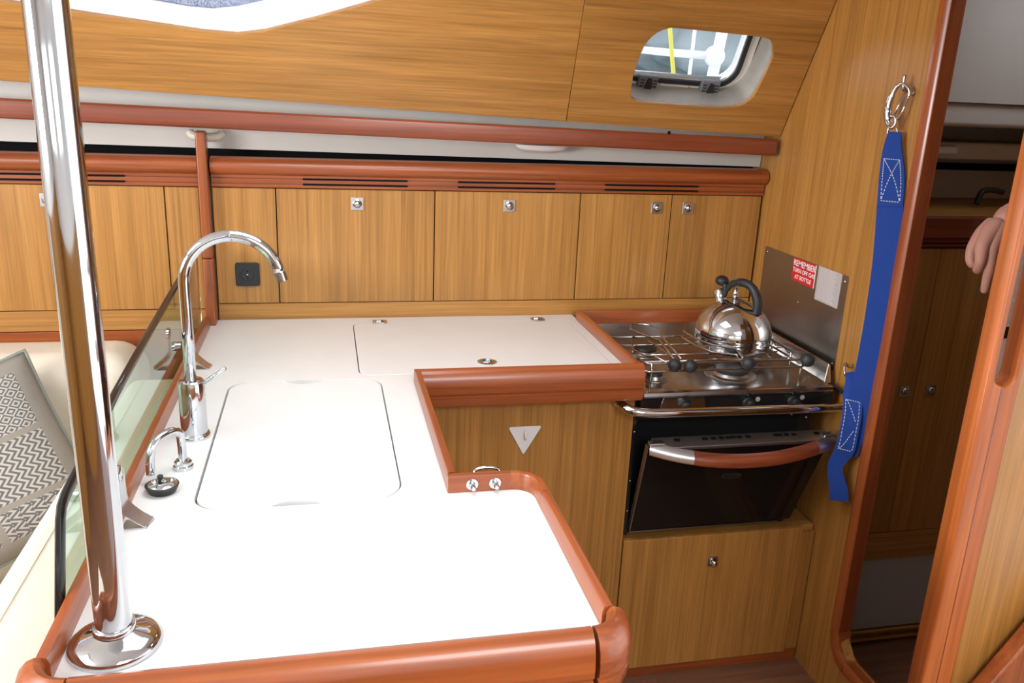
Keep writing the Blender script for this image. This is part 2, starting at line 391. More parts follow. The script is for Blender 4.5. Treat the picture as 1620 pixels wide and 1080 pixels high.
# white deckhouse moulding behind the panel, with the window openings
def off_outline(pts, c, k): return [(c[0]+(p[0]-c[0])*k, c[1]+(p[1]-c[1])*k) for p in pts]
D1 = -0.14
wh = rrect(0.70, 1.166, 0.083, 0.36, 0.06)
wh2 = [(-1.66, 0.34), (-1.50, 0.305), (-0.369, 0.222), (-0.30, 0.216), (-0.245, 0.216), (-0.19, 0.227), (-0.115, 0.252), (0.07, 0.335), (0.17, 0.39), (0.18, 0.42), (0.14, 0.435), (-1.62, 0.46)]
struct(plate('trim_4', 'mould', [(-2.2, -0.06), (XB-0.003, -0.06), (XB-0.003, 0.70), (-2.2, 0.70)], [wh, wh2], 0.03, pan(D1-0.015)))
def tunnel(name, outline, o0, o1, k0=1.0, k1=1.0, mat='liner', th=0.004, skip=None):
    bm = B(); n = len(outline); c = (sum(p[0] for p in outline)/n, sum(p[1] for p in outline)/n)
    ra = [bm.verts.new(pp(c[0]+(p[0]-c[0])*k0, c[1]+(p[1]-c[1])*k0, o0)) for p in outline]
    rb = [bm.verts.new(pp(c[0]+(p[0]-c[0])*k1, c[1]+(p[1]-c[1])*k1, o1)) for p in outline]
    for i in range(n):
        if skip and skip(outline[i]): continue
        bm.faces.new((ra[i], ra[(i+1) % n], rb[(i+1) % n], rb[i]))
    bmesh.ops.solidify(bm, geom=bm.faces, thickness=th)
    return obj(name, bm, mat, None, True, sharp=40)
struct(tunnel('trim_5', hole1, -0.018, D1+0.002, 1.03, 1.10, 'mould'))
struct(tunnel('trim_6', hole2, -0.034, D1+0.002, 1.01, 1.02, 'whitepaint'))
# opening portlight
w1 = thing('window_1', pp(0.95, 0.083, D1), 'small opening portlight with black gasket in the tilted teak panel', 'window'); w1['kind'] = 'structure'; del w1['category']
plate('window_frame', 'mould', rrect(0.66, 1.200, 0.048, 0.40, 0.085), [rrect(0.70, 1.166, 0.083, 0.36, 0.06)], 0.012, pan(D1+0.008), w1, 0.002)
plate('gasket', 'rubber', rrect(0.69, 1.173, 0.076, 0.367, 0.066), [rrect(0.704, 1.160, 0.089, 0.356, 0.055)], 0.010, pan(D1+0.018), w1, 0.001)
plate('pane', 'pane', rrect(0.705, 1.159, 0.090, 0.355, 0.054), [], 0.004, pan(D1+0.004), w1)
for hx in (0.90, 1.09):
    h = plate('hinge', 'grey', rrect(hx-0.028, hx+0.028, 0.062, 0.101, 0.004), [], 0.018, pan(D1+0.030), w1, 0.002)
    for q in (-1, 1):
        for j in range(3):
            plate('rib', 'matteblack', rect(hx+q*0.019-0.006, hx+q*0.019+0.006, 0.071+j*0.009, 0.0735+j*0.009), [], 0.002, pan(D1+0.040), h)
    plate('saddle', 'rubber', [(hx-0.011, 0.064), (hx+0.011, 0.064), (hx+0.008, 0.094), (hx-0.004, 0.097)], [], 0.006, pan(D1+0.041), h)
for sx in (0.945, 1.035, 1.125):
    lathe_o = lathe(B(), (0, 0, 0), [(0.0035, 0), (0.0035, 0.0012), (0, 0.0018)], 10)
    lathe_o.transform(basis(pp(sx, 0.066, D1+0.014), PDX, PT)); obj('screw', lathe_o, 'steel', w1, True)
w2 = thing('window_2', pp(-0.7, 0.2, D1), 'large bright deck window with dotted blind above the pole', 'window'); w2['kind'] = 'structure'; del w2['category']
plate('window_frame', 'whitepaint', off_outline(hole2, (-0.75, 0.33), 1.03), [wh2], 0.008, pan(-0.0215), w2, 0.001)
plate('blind', 'blind', off_outline(wh2, (-0.75, 0.33), 1.01), [], 0.002, pan(-0.030), w2)
plate('pane', 'pane', off_outline(wh2, (-0.75, 0.33), 1.02), [], 0.005, pan(D1-0.005), w2)
# white hull lining strip behind the long rail, black strip painting the shaded gap under it
bm = B(); hexa(bm, [(-2.2, 2.44, 1.378), (-2.2, 2.40, 1.377), (XB-0.003, 2.40, 1.3475), (XB-0.003, 2.44, 1.3475), (-2.2, 2.42, 1.66), (-2.2, 2.38, 1.66), (XB-0.003, 2.38, 1.60), (XB-0.003, 2.42, 1.60)])
struct(obj('trim_7', bm, 'liner'))
struct(bx('trim_8', 'shade_black', -2.2, XB-0.003, 2.445, 2.455, 1.285, 1.42, bevel=0))  # black strip in place of the unlit void behind the crown
# long mahogany grab rail under the panel
def zr(x, a, b): return a+(b-a)*(x+0.556)/(1.284+0.556)
for (xa, xb_) in ((-2.2, 1.286),):
    bm = B(); prof = [(2.312, -0.001), (2.291, -0.001), (2.287, 0.003), (2.2855, 0.022), (2.287, 0.041), (2.291, 0.046), (2.312, 0.046)]
    ra = [bm.verts.new((xa, y, zr(xa, 1.424, 1.390)+z)) for y, z in prof]; rb = [bm.verts.new((xb_, y, zr(xb_, 1.424, 1.390)+z)) for y, z in prof]
    for k in range(7): bm.faces.new((ra[k], ra[(k+1) % 7], rb[(k+1) % 7], rb[k]))
    bm.faces.new(ra); bm.faces.new(rb[::-1])
    o = obj('grab_rail', bm, 'dmah_x', None, True, sharp=20)
    tag(o, 'long dark mahogany rail running under the tilted teak panel', 'rail')
    for rx in (-1.4, -0.3, 0.45, 1.15):
        z = zr(rx, 1.424, 1.390)+0.021
        obj('spacer', lathe(B(), (rx, 2.31, z), [(0.008, 0), (0.008, 0.082)], 12, 'y'), 'dmah_x', o, True)
    obj('screw_plug', lathe(B(), (0.95, 2.289, zr(0.95, 1.424, 1.390)+0.049), [(0.0045, 0), (0.0045, 0.003), (0, 0.0035)], 12, '-y'), 'shade_black', o, True)

# ================================================================== WALL LOCKERS
YW = 2.358
def latch(x, z, y, door):
    b = B(); box(b, x-0.0165, x+0.0165, y-0.004, y, z-0.0165, z+0.0165)
    p = obj('latch_plate', b, 'steel', door, bevel=0.001)
    return p, x, z, y
def make_latch(x, z, y, door):
    p = bx('latch', 'chrome', x-0.017, x+0.017, y-0.004, y, z-0.017, z+0.017, door, 0.0012)
    return p
def locker(x0, x1, z0, z1, lx, label, group, mat='teak_z', y=YW):
    t = thing('wall_locker', ((x0+x1)/2, 2.45, z0), label, 'locker', group)
    bx('carcass', 'teak_z', x0+0.001, x1-0.001, y+0.019, 2.44, z0, z1, t, 0)
    d = bx('door', mat, x0+0.0015, x1-0.0015, y, y+0.017, z0, z1-0.002, t, 0.0012)
    if lx is not None:
        # latch: square plate with a round push button set in a ring
        b = B(); zc = 1.225; q = 0.017
        box(b, lx-q, lx+q, y-0.0035, y, zc-q, zc+q); obj('latch_plate', b, 'alloy', d, bevel=0.001)
        b = lathe(B(), (lx, y-0.0035, zc), [(0.0125, 0), (0.0125, 0.002), (0.0105, 0.003), (0.0098, 0.0012), (0.0092, 0.0012), (0.0085, 0.006), (0.006, 0.0085), (0, 0.0092)], 24, '-y')
        obj('push_button', b, 'chrome', d, True, sharp=40)
    return t
grp = 'row of teak wall lockers behind the worktop'
locker(-0.290, -0.127, 0.948, 1.265, None, 'narrow latchless teak panel locker carrying the black socket', grp)
locker(-0.127, 0.302, 0.948, 1.265, 0.088, 'wide teak locker right of the black socket, latch top centre', grp)
locker(0.302, 0.726, 0.948, 1.265, 0.515, 'wide teak locker between two lockers, above the fridge lid', grp)
locker(0.726, 1.009, 0.948, 1.265, 0.962, 'teak locker with its latch at the corner, left of the kettle', grp)
locker(1.009, 1.299, 0.948, 1.265, 1.061, 'end teak locker beside the bulkhead, behind the kettle', grp)
locker(-0.408, -0.322, 0.934, 1.265, None, 'narrow teak locker left of the upright mahogany divider', grp)
locker(-0.86, -0.408, 0.934, 1.265, -0.689, 'wide teak locker behind the chrome pole', grp)
locker(-1.32, -0.86, 0.934, 1.265, -1.09, 'teak locker above the far end of the cream sofa', grp)
struct(bx('trim_9', 'teak_x', -0.290, 1.299, 2.361, 2.377, 0.862, 0.9455, bevel=0.001))
struct(bx('trim_10', 'teak_x', -2.2, -0.322, 2.361, 2.377, 0.876, 0.9315, bevel=0.001))
struct(bx('trim_11', 'mah_x', -2.2, -0.322, 2.361, 2.377, 0.60, 0.874, bevel=0.001))
# crown moulding with vent slots
cp = [(2.385, 1.3435), (2.385, 1.2665), (2.352, 1.2665), (2.352, 1.2745), (2.357, 1.2745), (2.357, 1.2770), (2.352, 1.2770), (2.352, 1.2885), (2.357, 1.2885), (2.357, 1.2910), (2.352, 1.2910), (2.352, 1.298), (2.344, 1.3005), (2.337, 1.305), (2.332, 1.312), (2.330, 1.320), (2.332, 1.329), (2.338, 1.337), (2.347, 1.342), (2.360, 1.3445)]
for i, (xa, xb_) in enumerate(((-2.2, -0.320), (-0.288, 1.300))):
    bm = B(); ra = [bm.verts.new((xa, y, z)) for y, z in cp]; rb = [bm.verts.new((xb_, y, z)) for y, z in cp]; n = len(cp)
    for k in range(n): bm.faces.new((ra[k], ra[(k+1) % n], rb[(k+1) % n], rb[k]))
    bm.faces.new(ra); bm.faces.new(rb[::-1])
    cr = struct(obj('trim_%d' % (12+i), bm, 'mah_x', None, True, sharp=30))
    for (va, vb) in (((-1.4, -1.1), (-0.80, -0.500)), ((-0.055, 0.225), (0.365, 0.645), (0.795, 1.085)))[i]:
        for z in (1.27575, 1.28975):
            bx('vent_slot', 'shade_black', va, vb, 2.3505, 2.3575, z-0.0026, z+0.0026, cr, 0)
# upright mahogany divider at the end of the worktop
dv = B(); hexa(dv, [(-0.318, 2.300, 0.9), (-0.292, 2.300, 0.9), (-0.292, 2.358, 0.9), (-0.318, 2.358, 0.9), (-0.318, 2.316, 1.08), (-0.292, 2.316, 1.08), (-0.292, 2.358, 1.08), (-0.318, 2.358, 1.08)])
v = [f for f in dv.faces]
o = thing('divider_post', (-0.305, 2.33, 0.9), 'upright mahogany divider post at the end of the worktop', 'post')
obj('foot', dv, 'mah_z', o, bevel=0.004, seg=3)
bx('upright', 'mah_z', -0.318, -0.292, 2.316, 2.3575, 1.0805, 1.409, o, 0.005, 3)
# lamp under the rail, cream holder behind the divider
lp = thing('strip_lamp', (0.606, 2.372, 1.376), 'small clear oval lamp under the long mahogany rail', 'lamp')
obj('lens', (lambda b: (lathe(b, (0, 0, 0), [(0.0, -0.012), (0.6, -0.010), (0.9, -0.004), (1.0, 0.003), (1.0, 0.008), (0, 0.008)], 32), b.transform(Matrix.Translation((0.606, 2.368, 1.388)) @ Matrix.Diagonal((0.078, 0.026, 1, 1))), b)[2])(B()), 'lens', lp, True, sharp=50)
bx('mount', 'chrome', 0.545, 0.667, 2.352, 2.398, 1.397, 1.402, lp, 0.001)
lp2 = obj('cream_bracket', (lambda b: (tube(b, smooth_path([(-0.338, 2.385, 1.402), (-0.33, 2.378, 1.394), (-0.30, 2.375, 1.391), (-0.27, 2.378, 1.393), (-0.258, 2.387, 1.402)], 4), 0.011, 12), b)[1])(B()), 'cream', None, True)
tag(lp2, 'small cream plastic bracket behind the divider post under the rail', 'bracket')

# ================================================================== GALLEY BASE AND WORKTOP
base = thing('galley_cabinet', (0.2, 1.8, 0), 'teak galley base cabinet carrying the white worktop', 'cabinet')
bx('front_panel', 'teak_z', 0.200, 0.738, 1.834, 1.850, 0.0, 0.8645, base, 0.001)
bx('side_panel', 'teak_z', 0.722, 0.738, 1.8505, 2.280, 0.0, 0.862, base, 0.001)
bx('side_panel', 'teak_z', 0.196, 0.2115, 1.28, 1.8335, 0.0, 0.8385, base, 0.001)
bx('step_panel', 'teak_z', 0.196, 0.320, 1.262, 1.2795, 0.0, 0.8385, base, 0.001)
bx('end_panel', 'teak_z', 0.305, 0.322, 0.86, 1.2615, 0.0, 0.862, base, 0.001)
bx('front_panel', 'teak_z', -0.309, 0.3045, 0.845, 0.8595, 0.0, 0.862, base, 0.001)
bx('back_panel', 'teak_z', -0.322, -0.310, 0.845, 2.355, 0.0, 0.862, base, 0.001)
# worktop
wt = thing('worktop', (0.0, 1.6, 0.865), 'white laminate worktop with mahogany raised edging', 'worktop')
wo = [(-0.320, 0.835)]+[(0.305, 0.835)]+arc(0.300, 0.868, 0.033, 270, 360, 6)+[(0.333, 1.19)]+arc(0.297, 1.2215, 0.0365, 0, 90, 6)+[(0.192, 1.258), (0.192, 1.81), (0.722, 1.81), (0.722, 2.360), (-0.320, 2.360)]
lx0, lx1, ly0, ly1 = -0.210, 0.115, 1.252, 1.840
fx0, fx1, fy0, fy1 = 0.072, 0.690, 1.862, 2.305
g = 0.0022
plate('top', 'white', wo, [rrect(lx0-g*1.5, lx1+g, ly0-0.0055, ly1+g*0.8, (0.046, 0.058, 0.05, 0.05), 8), rrect(fx0-g*1.2, fx1+g*0.4, fy0-g, fy1+g*0.5, 0.03)], 0.035, XY(0.8825), wt)
# rounded fiddle profiles (offset outwards, z)
flat = [(-0.0085, 0.9005), (0.0085, 0.9005), (0.0085, 0.922), (0.006, 0.929), (0.0, 0.931), (-0.006, 0.929), (-0.0085, 0.922)]
deepp = [(-0.004, 0.9005), (-0.004, 0.924), (0.0, 0.930), (0.006, 0.932), (0.014, 0.929), (0.022, 0.920), (0.027, 0.906), (0.029, 0.890), (0.028, 0.8755), (0.0235, 0.8735), (0.0235, 0.8710), (0.028, 0.869), (0.0265, 0.852), (0.022, 0.842), (0.0, 0.840), (0.0, 0.866), (0.0005, 0.9005)]
tall = [(-0.0085, 0.845), (0.0085, 0.845), (0.0085, 0.922), (0.006, 0.929), (0.0, 0.931), (-0.006, 0.929), (-0.0085, 0.922)]
drop = [(-0.0085, 0.9005), (-0.0050, 0.9005), (-0.0050, 0.846), (0.0065, 0.846), (0.0085, 0.850)]+flat[2:]
def fid(path, prof, mat, name='edging'): return obj(name, sweep(B(), path, prof), mat, wt, True, sharp=38)
fid([(-0.3145, 0.869), (-0.3145, 2.285)][::-1], flat, 'mah_y')
fid(arc(-0.277, 0.869, 0.0375, 180, 268, 8), deepp[:], 'mah_x')
fid([(-0.277, 0.832), (0.3035, 0.832)], deepp, 'mah_x')
fid(arc(0.305, 0.866, 0.034, 272, 358, 8), deepp, 'mah_x')
fid([(0.339, 0.8675), (0.339, 1.187)], drop, 'mah_y')
fid([(0.339, 1.188)]+arc(0.297, 1.2215, 0.042, 0, 90, 8), drop, 'mah_y')
so = fid([(0.2965, 1.2635), (0.1895, 1.2635)], drop, 'mah_x')
fid([(0.1980, 1.273), (0.1980, 1.799)], drop, 'mah_y')
fid([(0.1900, 1.808), (0.7365, 1.808)], deepp, 'mah_x')
fid([(0.7265, 1.812), (0.7265, 2.287)], [(a, 0.866) if abs(b-0.9005) < 1e-6 and a > 0 else (a, b) for a, b in flat], 'mah_y')
fid([(1.296, 2.2955), (0.7185, 2.2955)], tall, 'mah_x')
# bolts through the step edging, with a lifting bracket behind
for bxx in (0.230, 0.269):
    b = lathe(B(), (bxx, 1.2548, 0.914), [(0.010, 0), (0.010, 0.0012), (0.0055, 0.0015), (0.0055, 0.006), (0.004, 0.0065), (0.004, 0.017), (0.003, 0.019), (0, 0.0195)], 20, '-y')
    tag(obj('edge_bolt', b, 'chrome', None, True, sharp=40), 'chrome bolt and washer through the step edging, nearer the ' + ('inner corner' if bxx < 0.25 else 'rounded corner'), 'bolt', 'pair of bolts through the step edging')
o = obj('towel_ring_bracket', tube(B(), smooth_path([(0.238, 1.276, 0.915), (0.238, 1.281, 0.925), (0.25, 1.282, 0.930), (0.268, 1.282, 0.930), (0.28, 1.281, 0.925), (0.28, 1.276, 0.915)], 4), 0.003, 10), 'chrome', None, True)
tag(o, 'small chrome loop behind the bolted step of mahogany edging', 'bracket')
# sink lid with finger notches front and back
def notch(y, s): return [(-0.053+0.040*math.cos(math.radians(a)), y+s*0.017*math.sin(math.radians(a))**1.5) for a in range(180, -1, -15)]
ol = rrect(lx0, lx1, ly0, ly1, (0.045, 0.057, 0.05, 0.05), 8)
front = [p for p in notch(ly0, 1)]; back = [p for p in notch(ly1, -1)][::-1]
outl = ol[:9]+front+ol[9:27]+back+ol[27:]
o = plate('sink_cover', 'lid', outl, [], 0.022, XY(0.8875), None, 0.0015)
tag(o, 'white rounded sink cover with finger notches beside the faucet', 'lid')
b = B(); box(b, lx0-0.03, lx1+0.03, ly0-0.02, ly1+0.03, 0.700, 0.703)
for (a0, a1, c0, c1) in ((lx0-0.033, lx0-0.030, ly0-0.02, ly1+0.03), (lx1+0.03, lx1+0.033, ly0-0.02, ly1+0.03), (lx0-0.03, lx1+0.03, ly0-0.023, ly0-0.02), (lx0-0.03, lx1+0.03, ly1+0.03, ly1+0.033)): box(b, a0, a1, c0, c1, 0.700, 0.864)
tag(obj('sink_basin', b, 'steel'), 'steel sink basin under the white rounded sink cover', 'sink')
# fridge lid
fl = thing('fridge_lid', (0.38, 2.08, 0.87), 'white top-opening fridge lid set in the worktop by the stove', 'lid')
plate('panel', 'white', rrect(fx0, fx1, fy0, fy1, 0.028), [], 0.026, XY(0.8872), fl, 0.0012)
for hx in (0.145, 0.603):
    h = plate('hinge', 'steel', rrect(hx-0.020, hx+0.020, 2.292, 2.324, 0.008), [], 0.003, XY(0.9022), fl, 0.0008)
    obj('pin', tube(B(), [(hx-0.012, 2.308, 0.904), (hx+0.012, 2.308, 0.904)], 0.0035, 10), 'chrome', h, True)
lr = obj('lift_ring', lathe(B(), (0.382, 1.932, 0.9005), [(0.024, 0), (0.024, 0.0015), (0.020, 0.003), (0.0175, 0.0032), (0.0165, 0.0012), (0, 0.0010)], 32), 'chrome', fl, True, sharp=40)
obj('ring_bar', tube(B(), [(0.382+0.0135*math.cos(a*math.pi/10), 1.932+0.0135*math.sin(a*math.pi/10), 0.9035) for a in range(20)], 0.0018, 8, True), 'chrome', lr, True)

# ------------------------------------------------------------------ locker front under the stove, niche
uf = thing('lower_locker', (1.0, 1.84, 0), 'low teak locker with one chrome knob under the oven', 'locker')
d = bx('door', 'teak_z', 0.741, 1.258, 1.832, 1.850, 0.035, 0.432, uf, 0.0015)
bx('shelf', 'teak_x', 0.741, 1.300, 1.8505, 2.283, 0.412, 0.4300, uf, 0.001)
bx('plinth', 'mah_x', 0.741, 1.300, 1.842, 1.860, 0.0, 0.033, uf, 0.001)
bx('side_strip', 'teak_z', 1.2595, 1.302, 1.842, 1.8585, 0.035, 0.411, uf, 0.001)
b = B(); box(b, 0.985, 1.013, 1.8285, 1.832, 0.338, 0.366); obj('latch_plate', b, 'brushed', d, bevel=0.001)
obj('knob', lathe(B(), (0.999, 1.8285, 0.352), [(0.0095, 0), (0.0095, 0.0015), (0.0045, 0.003), (0.0045, 0.007), (0.008, 0.010), (0.0082, 0.014), (0.005, 0.017), (0, 0.0175)], 24, '-y'), 'chrome', d, True, sharp=40)
# white triangular holder with a little hook
tr = thing('wall_hook_plate', (0.459, 1.832, 0.694), 'white plastic triangle with a small hook on the teak front', 'hook')
plate('plate', 'white', [(0.421, 0.764), (0.424, 0.768), (0.499, 0.768), (0.501, 0.764), (0.462, 0.696), (0.458, 0.696)], [], 0.004, basis((0, 1.8315, 0), (1, 0, 0), (0, 0, 1)), tr, 0.0012)
obj('hook', tube(B(), smooth_path([(0.461, 1.829, 0.757), (0.461, 1.824, 0.752), (0.461, 1.822, 0.743), (0.461, 1.8185, 0.740), (0.461, 1.816, 0.745)], 4), 0.0026, 10), 'cream', tr, True)

# ================================================================== STOVE
st = thing('stove', (1.0, 2.04, 0.44), 'gimballed black gas stove with its oven door ajar', 'stove')
bx('body', 'black', 0.752, 1.250, 1.862, 2.262, 0.475, 0.790, st, 0.003)
bx('side_cheek', 'black', 0.742, 0.7515, 1.842, 2.262, 0.445, 0.838, st, 0.001)
for z in (0.74, 0.62, 0.50):
    pass
bx('hinge_bar', 'black', 0.760, 1.20, 1.842, 1.861, 0.450, 0.473, st, 0.002)
for xx in (0.80, 0.95, 1.0, 1.08): bx('hinge_lug', 'steel', xx, xx+0.010, 1.838, 1.8415, 0.456, 0.470, st, 0)
for (y, z) in ((1.8418, 0.735), (1.8418, 0.60), (1.8418, 0.515)):
    obj('screw', lathe(B(), (0.7470, y, z), [(0.0032, 0), (0.0030, 0.0015), (0, 0.002)], 12, '-y'), 'steel', st, True)
for (xx, z) in ((1.19, 0.755), (1.235, 0.745)):
    obj('screw', lathe(B(), (xx, 1.8618, z), [(0.004, 0), (0.0036, 0.002), (0, 0.003)], 12, '-y'), 'steel', st, True)
# control fascia
fa = bx('fascia', 'black', 0.748, 1.278, 1.822, 1.8405, 0.782, 0.842, st, 0.004, 3)
for kx, rr in ((0.862, 0.017), (1.035, 0.015), (1.160, 0.015)):
    k = obj('knob', lathe(B(), (kx, 1.822, 0.812), [(rr, 0), (rr, 0.006), (rr*0.9, 0.008), (rr*0.78, 0.009), (rr*0.72, 0.022), (rr*0.5, 0.024), (0, 0.024)], 24, '-y'), 'matteblack', fa, True, sharp=40)
for kx in (1.063, 1.188):
    obj('symbol', lathe(B(), (kx, 1.8217, 0.818), [(0.0065, 0), (0.0065, 0.0006), (0.0040, 0.0006), (0.0040, 0.0002)], 18, '-y'), 'sticker', fa)
plate('lighter_plate', 'steel', [(0.795, 0.792), (0.925, 0.792), (0.912, 0.838), (0.808, 0.838)], [], 0.003, basis((0, 1.8203, 0), (1, 0, 0), (0, 0, 1)), fa, 0.0008)
for (xx, zz) in ((0.80, 0.797), (1.01, 0.797), (1.12, 0.797), (1.035, 0.830), (1.16, 0.830)):
    obj('marker', lathe(B(), (xx, 1.8195 if xx < 0.9 else 1.8218, zz), [(0.0025, 0), (0.002, 0.001), (0, 0.0014)], 10, '-y'), 'steel', fa, True)
# hob tray: rolled front lip, raised back and right rims
bm = B()
sec = [(1.806, 0.838), (1.803, 0.843), (1.806, 0.850), (1.815, 0.852), (1.85, 0.849), (2.262, 0.849), (2.266, 0.855), (2.280, 0.893), (2.283, 0.893), (2.283, 0.841), (1.82, 0.841)]
ra = [bm.verts.new((0.7485, y, z)) for y, z in sec]; rb = [bm.verts.new((1.262, y, z)) for y, z in sec]
for k in range(len(sec)): bm.faces.new((ra[k], ra[(k+1) % len(sec)], rb[(k+1) % len(sec)], rb[k]))
bm.faces.new(ra); bm.faces.new(rb[::-1])
obj('hob_tray', bm, 'steel', st, True, sharp=30)
bm = B(); hexa(bm, [(1.2625, 1.85, 0.842), (1.285, 1.85, 0.842), (1.285, 2.283, 0.842), (1.2625, 2.283, 0.842), (1.278, 1.865, 0.892), (1.285, 1.865, 0.892), (1.285, 2.283, 0.892), (1.278, 2.283, 0.892)])
obj('side_rim', bm, 'steel', st, bevel=0.003, seg=3)
# burners
for (x, y, r) in ((1.035, 1.925, 0.046), (0.868, 2.12, 0.034), (0.815, 1.91, 0.022)):
    bu = obj('burner', lathe(B(), (x, y, 0.8495), [(r*1.5, 0), (r*1.45, 0.002), (r*1.05, 0.003), (r*0.95, 0.010), (r*0.9, 0.012), (0, 0.012)], 32), 'brushed', st, True, sharp=35)
    obj('burner_cap', lathe(B(), (x, y, 0.8618), [(r*0.98, 0), (r, 0.003), (r*0.9, 0.007), (0, 0.009)], 32), 'matteblack', bu, True, sharp=35)
# pan support grid
def wire(name, pts, par, r=0.0028, closed=False, mat='steel', sm=True):
    return obj(name, tube(B(), pts, r, 8, closed), mat, par, True)
for y in (1.975, 2.03, 2.12, 2.20):
    wire('pan_support', [(0.775, y, 0.8745), (1.225, y, 0.8745)], st, 0.0025)
for x in (0.80, 1.185):
    wire('pan_support', [(x, 1.972, 0.8700), (x, 2.203, 0.8700)], st, 0.0022)
# surrounding rails, with rounded corners
def rail_loop(z, x0, x1, y0, y1, r):
    return [(p[0], p[1], z) for p in rrect(x0, x1, y0, y1, r, 5)]
def rail_open(z, x0, x1, y0, y1): return [(x0, y0+0.05, z)]+[(p[0], p[1], z) for p in arc(x0+0.02, y0+0.02, 0.02, 180, 270, 5)+arc(x1-0.02, y0+0.02, 0.02, 270, 360, 5)]+[(x1, y1, z)]
wire('pan_rail', rail_open(0.903, 0.772, 1.215, 1.874, 2.225), st, 0.0034)
wire('pan_rail', rail_open(0.884, 0.768, 1.218, 1.870, 2.228), st, 0.0030)
for (x, y) in ((1.205, 1.874), (1.218, 1.95), (1.218, 2.05), (1.218, 2.12), (0.79, 1.873)):
    wire('rail_stay', [(x, y, 0.848), (x, y, 0.905)], st, 0.003)
for y in (1.93, 2.03, 2.10):
    wire('rail_clip', smooth_path([(1.216, y, 0.885), (1.245, y, 0.888), (1.255, y+0.012, 0.880), (1.268, y+0.014, 0.866)], 4), st, 0.0025)
# pan clamps with black ball ends
c1 = wire('pan_clamp', [(0.852, 1.878, 0.909), (0.880, 2.046, 0.909), (0.846, 2.130, 0.909), (0.838, 2.165, 0.909), (0.862, 2.222, 0.909), (0.905, 2.205, 0.909), (0.925, 2.165, 0.909), (0.902, 2.10, 0.909), (0.896, 2.046, 0.909), (0.874, 1.89, 0.909)], st)
c1b = wire('pan_clamp', [(0.846, 1.90, 0.893), (0.835, 1.965, 0.893), (0.808, 1.975, 0.893), (0.795, 2.03, 0.893), (0.838, 2.14, 0.893), (0.868, 2.10, 0.893), (0.874, 2.04, 0.893), (0.88, 1.90, 0.893)], st)
c2 = wire('pan_clamp', [(1.040, 1.880, 0.909), (1.060, 1.957, 0.909), (1.012, 1.998, 0.909), (0.990, 2.052, 0.909), (0.984, 2.13, 0.909), (1.010, 2.185, 0.909)], st)
c2 = wire('pan_clamp', [(1.040, 1.880, 0.893), (1.060, 1.953, 0.893), (1.006, 1.988, 0.893), (0.985, 2.046, 0.893), (0.980, 2.13, 0.893), (1.008, 2.185, 0.893)], st)
for (x, y, z, r) in ((0.846, 1.862, 0.902, 0.0175), (0.886, 1.856, 0.900, 0.0175), (1.046, 1.861, 0.902, 0.0175), (1.216, 1.866, 0.904, 0.0185)):
    obj('clamp_knob', sphere(B(), (x, y, z), r), 'rubber', st, True)
# oven door, hinged at the bottom and leaning out
od = thing('oven_door', (1.0, 1.85, 0.45), 'x', 'x'); del od['label']; del od['category']
od.parent = st; od.location = Vector((1.0, 1.85, 0.45))-WL[st.name]
dbot = Vector((0, 1.832, 0.463)); dtop = Vector((0, 1.780, 0.722)); dn = Vector((0, -(dtop-dbot).z, (dtop-dbot).y)).normalized()
def dpt(x, t, o=0.0): q = dbot+(dtop-dbot)*t+dn*o; return (x, q.y, q.z)
bm = B(); hexa(bm, [dpt(0.753, 0, 0), dpt(1.212, 0, 0), dpt(1.212, 0, -0.012), dpt(0.753, 0, -0.012), dpt(0.760, 1, 0), dpt(1.262, 1, 0), dpt(1.262, 1, -0.012), dpt(0.760, 1, -0.012)])
dg = obj('door_glass', bm, 'ovenglass', od, bevel=0.0015)
bm = B()
for (a, b_, c, e) in (((0.7525, 0), (0.7595, 1), 0.003, 0.003), ):
    hexa(bm, [dpt(a[0]-0.0005, 0, 0.0015), dpt(a[0]+c, 0, 0.0015), dpt(a[0]+c, 0, -0.013), dpt(a[0]-0.0005, 0, -0.013), dpt(b_[0]-0.0005, 1, 0.0015), dpt(b_[0]+c, 1, 0.0015), dpt(b_[0]+c, 1, -0.013), dpt(b_[0]-0.0005, 1, -0.013)])
obj('edge_trim', bm, 'brushed', od)
bx('bottom_trim', 'brushed', 0.753, 1.175, 1.829, 1.8345, 0.4585, 0.462, od, 0)
bm = lathe(B(), (0, 0, 0), [(1, 0), (1, 0.0004), (0.86, 0.0004), (0.86, 0)], 32); bm.transform(basis(dpt(1.005, 0.60, 0.0004), (1, 0, 0), (dtop-dbot).normalized()) @ Matrix.Diagonal((0.028, 0.009, 1, 1)))
obj('badge', bm, 'badge', od)
# metal cap strip on the door top, with slots
ts = obj('top_strip', hexa(B(), [(0.775, 1.762, 0.716), (1.25, 1.762, 0.716), (1.25, 1.800, 0.727), (0.775, 1.800, 0.727), (0.775, 1.762, 0.724), (1.25, 1.762, 0.724), (1.25, 1.800, 0.736), (0.775, 1.800, 0.736)]), 'alloy', od, bevel=0.001)
for (xa, xb_) in ((0.83, 0.845), (0.905, 0.919), (0.928, 0.942), (0.951, 0.963), (0.968, 0.995), (1.000, 1.012), (1.022, 1.036), (1.10, 1.124), (1.130, 1.142), (1.150, 1.162), (1.215, 1.228)):
    bx('slot', 'shade_black', xa, xb_, 1.782, 1.792, 0.7305, 0.7340, ts, 0)
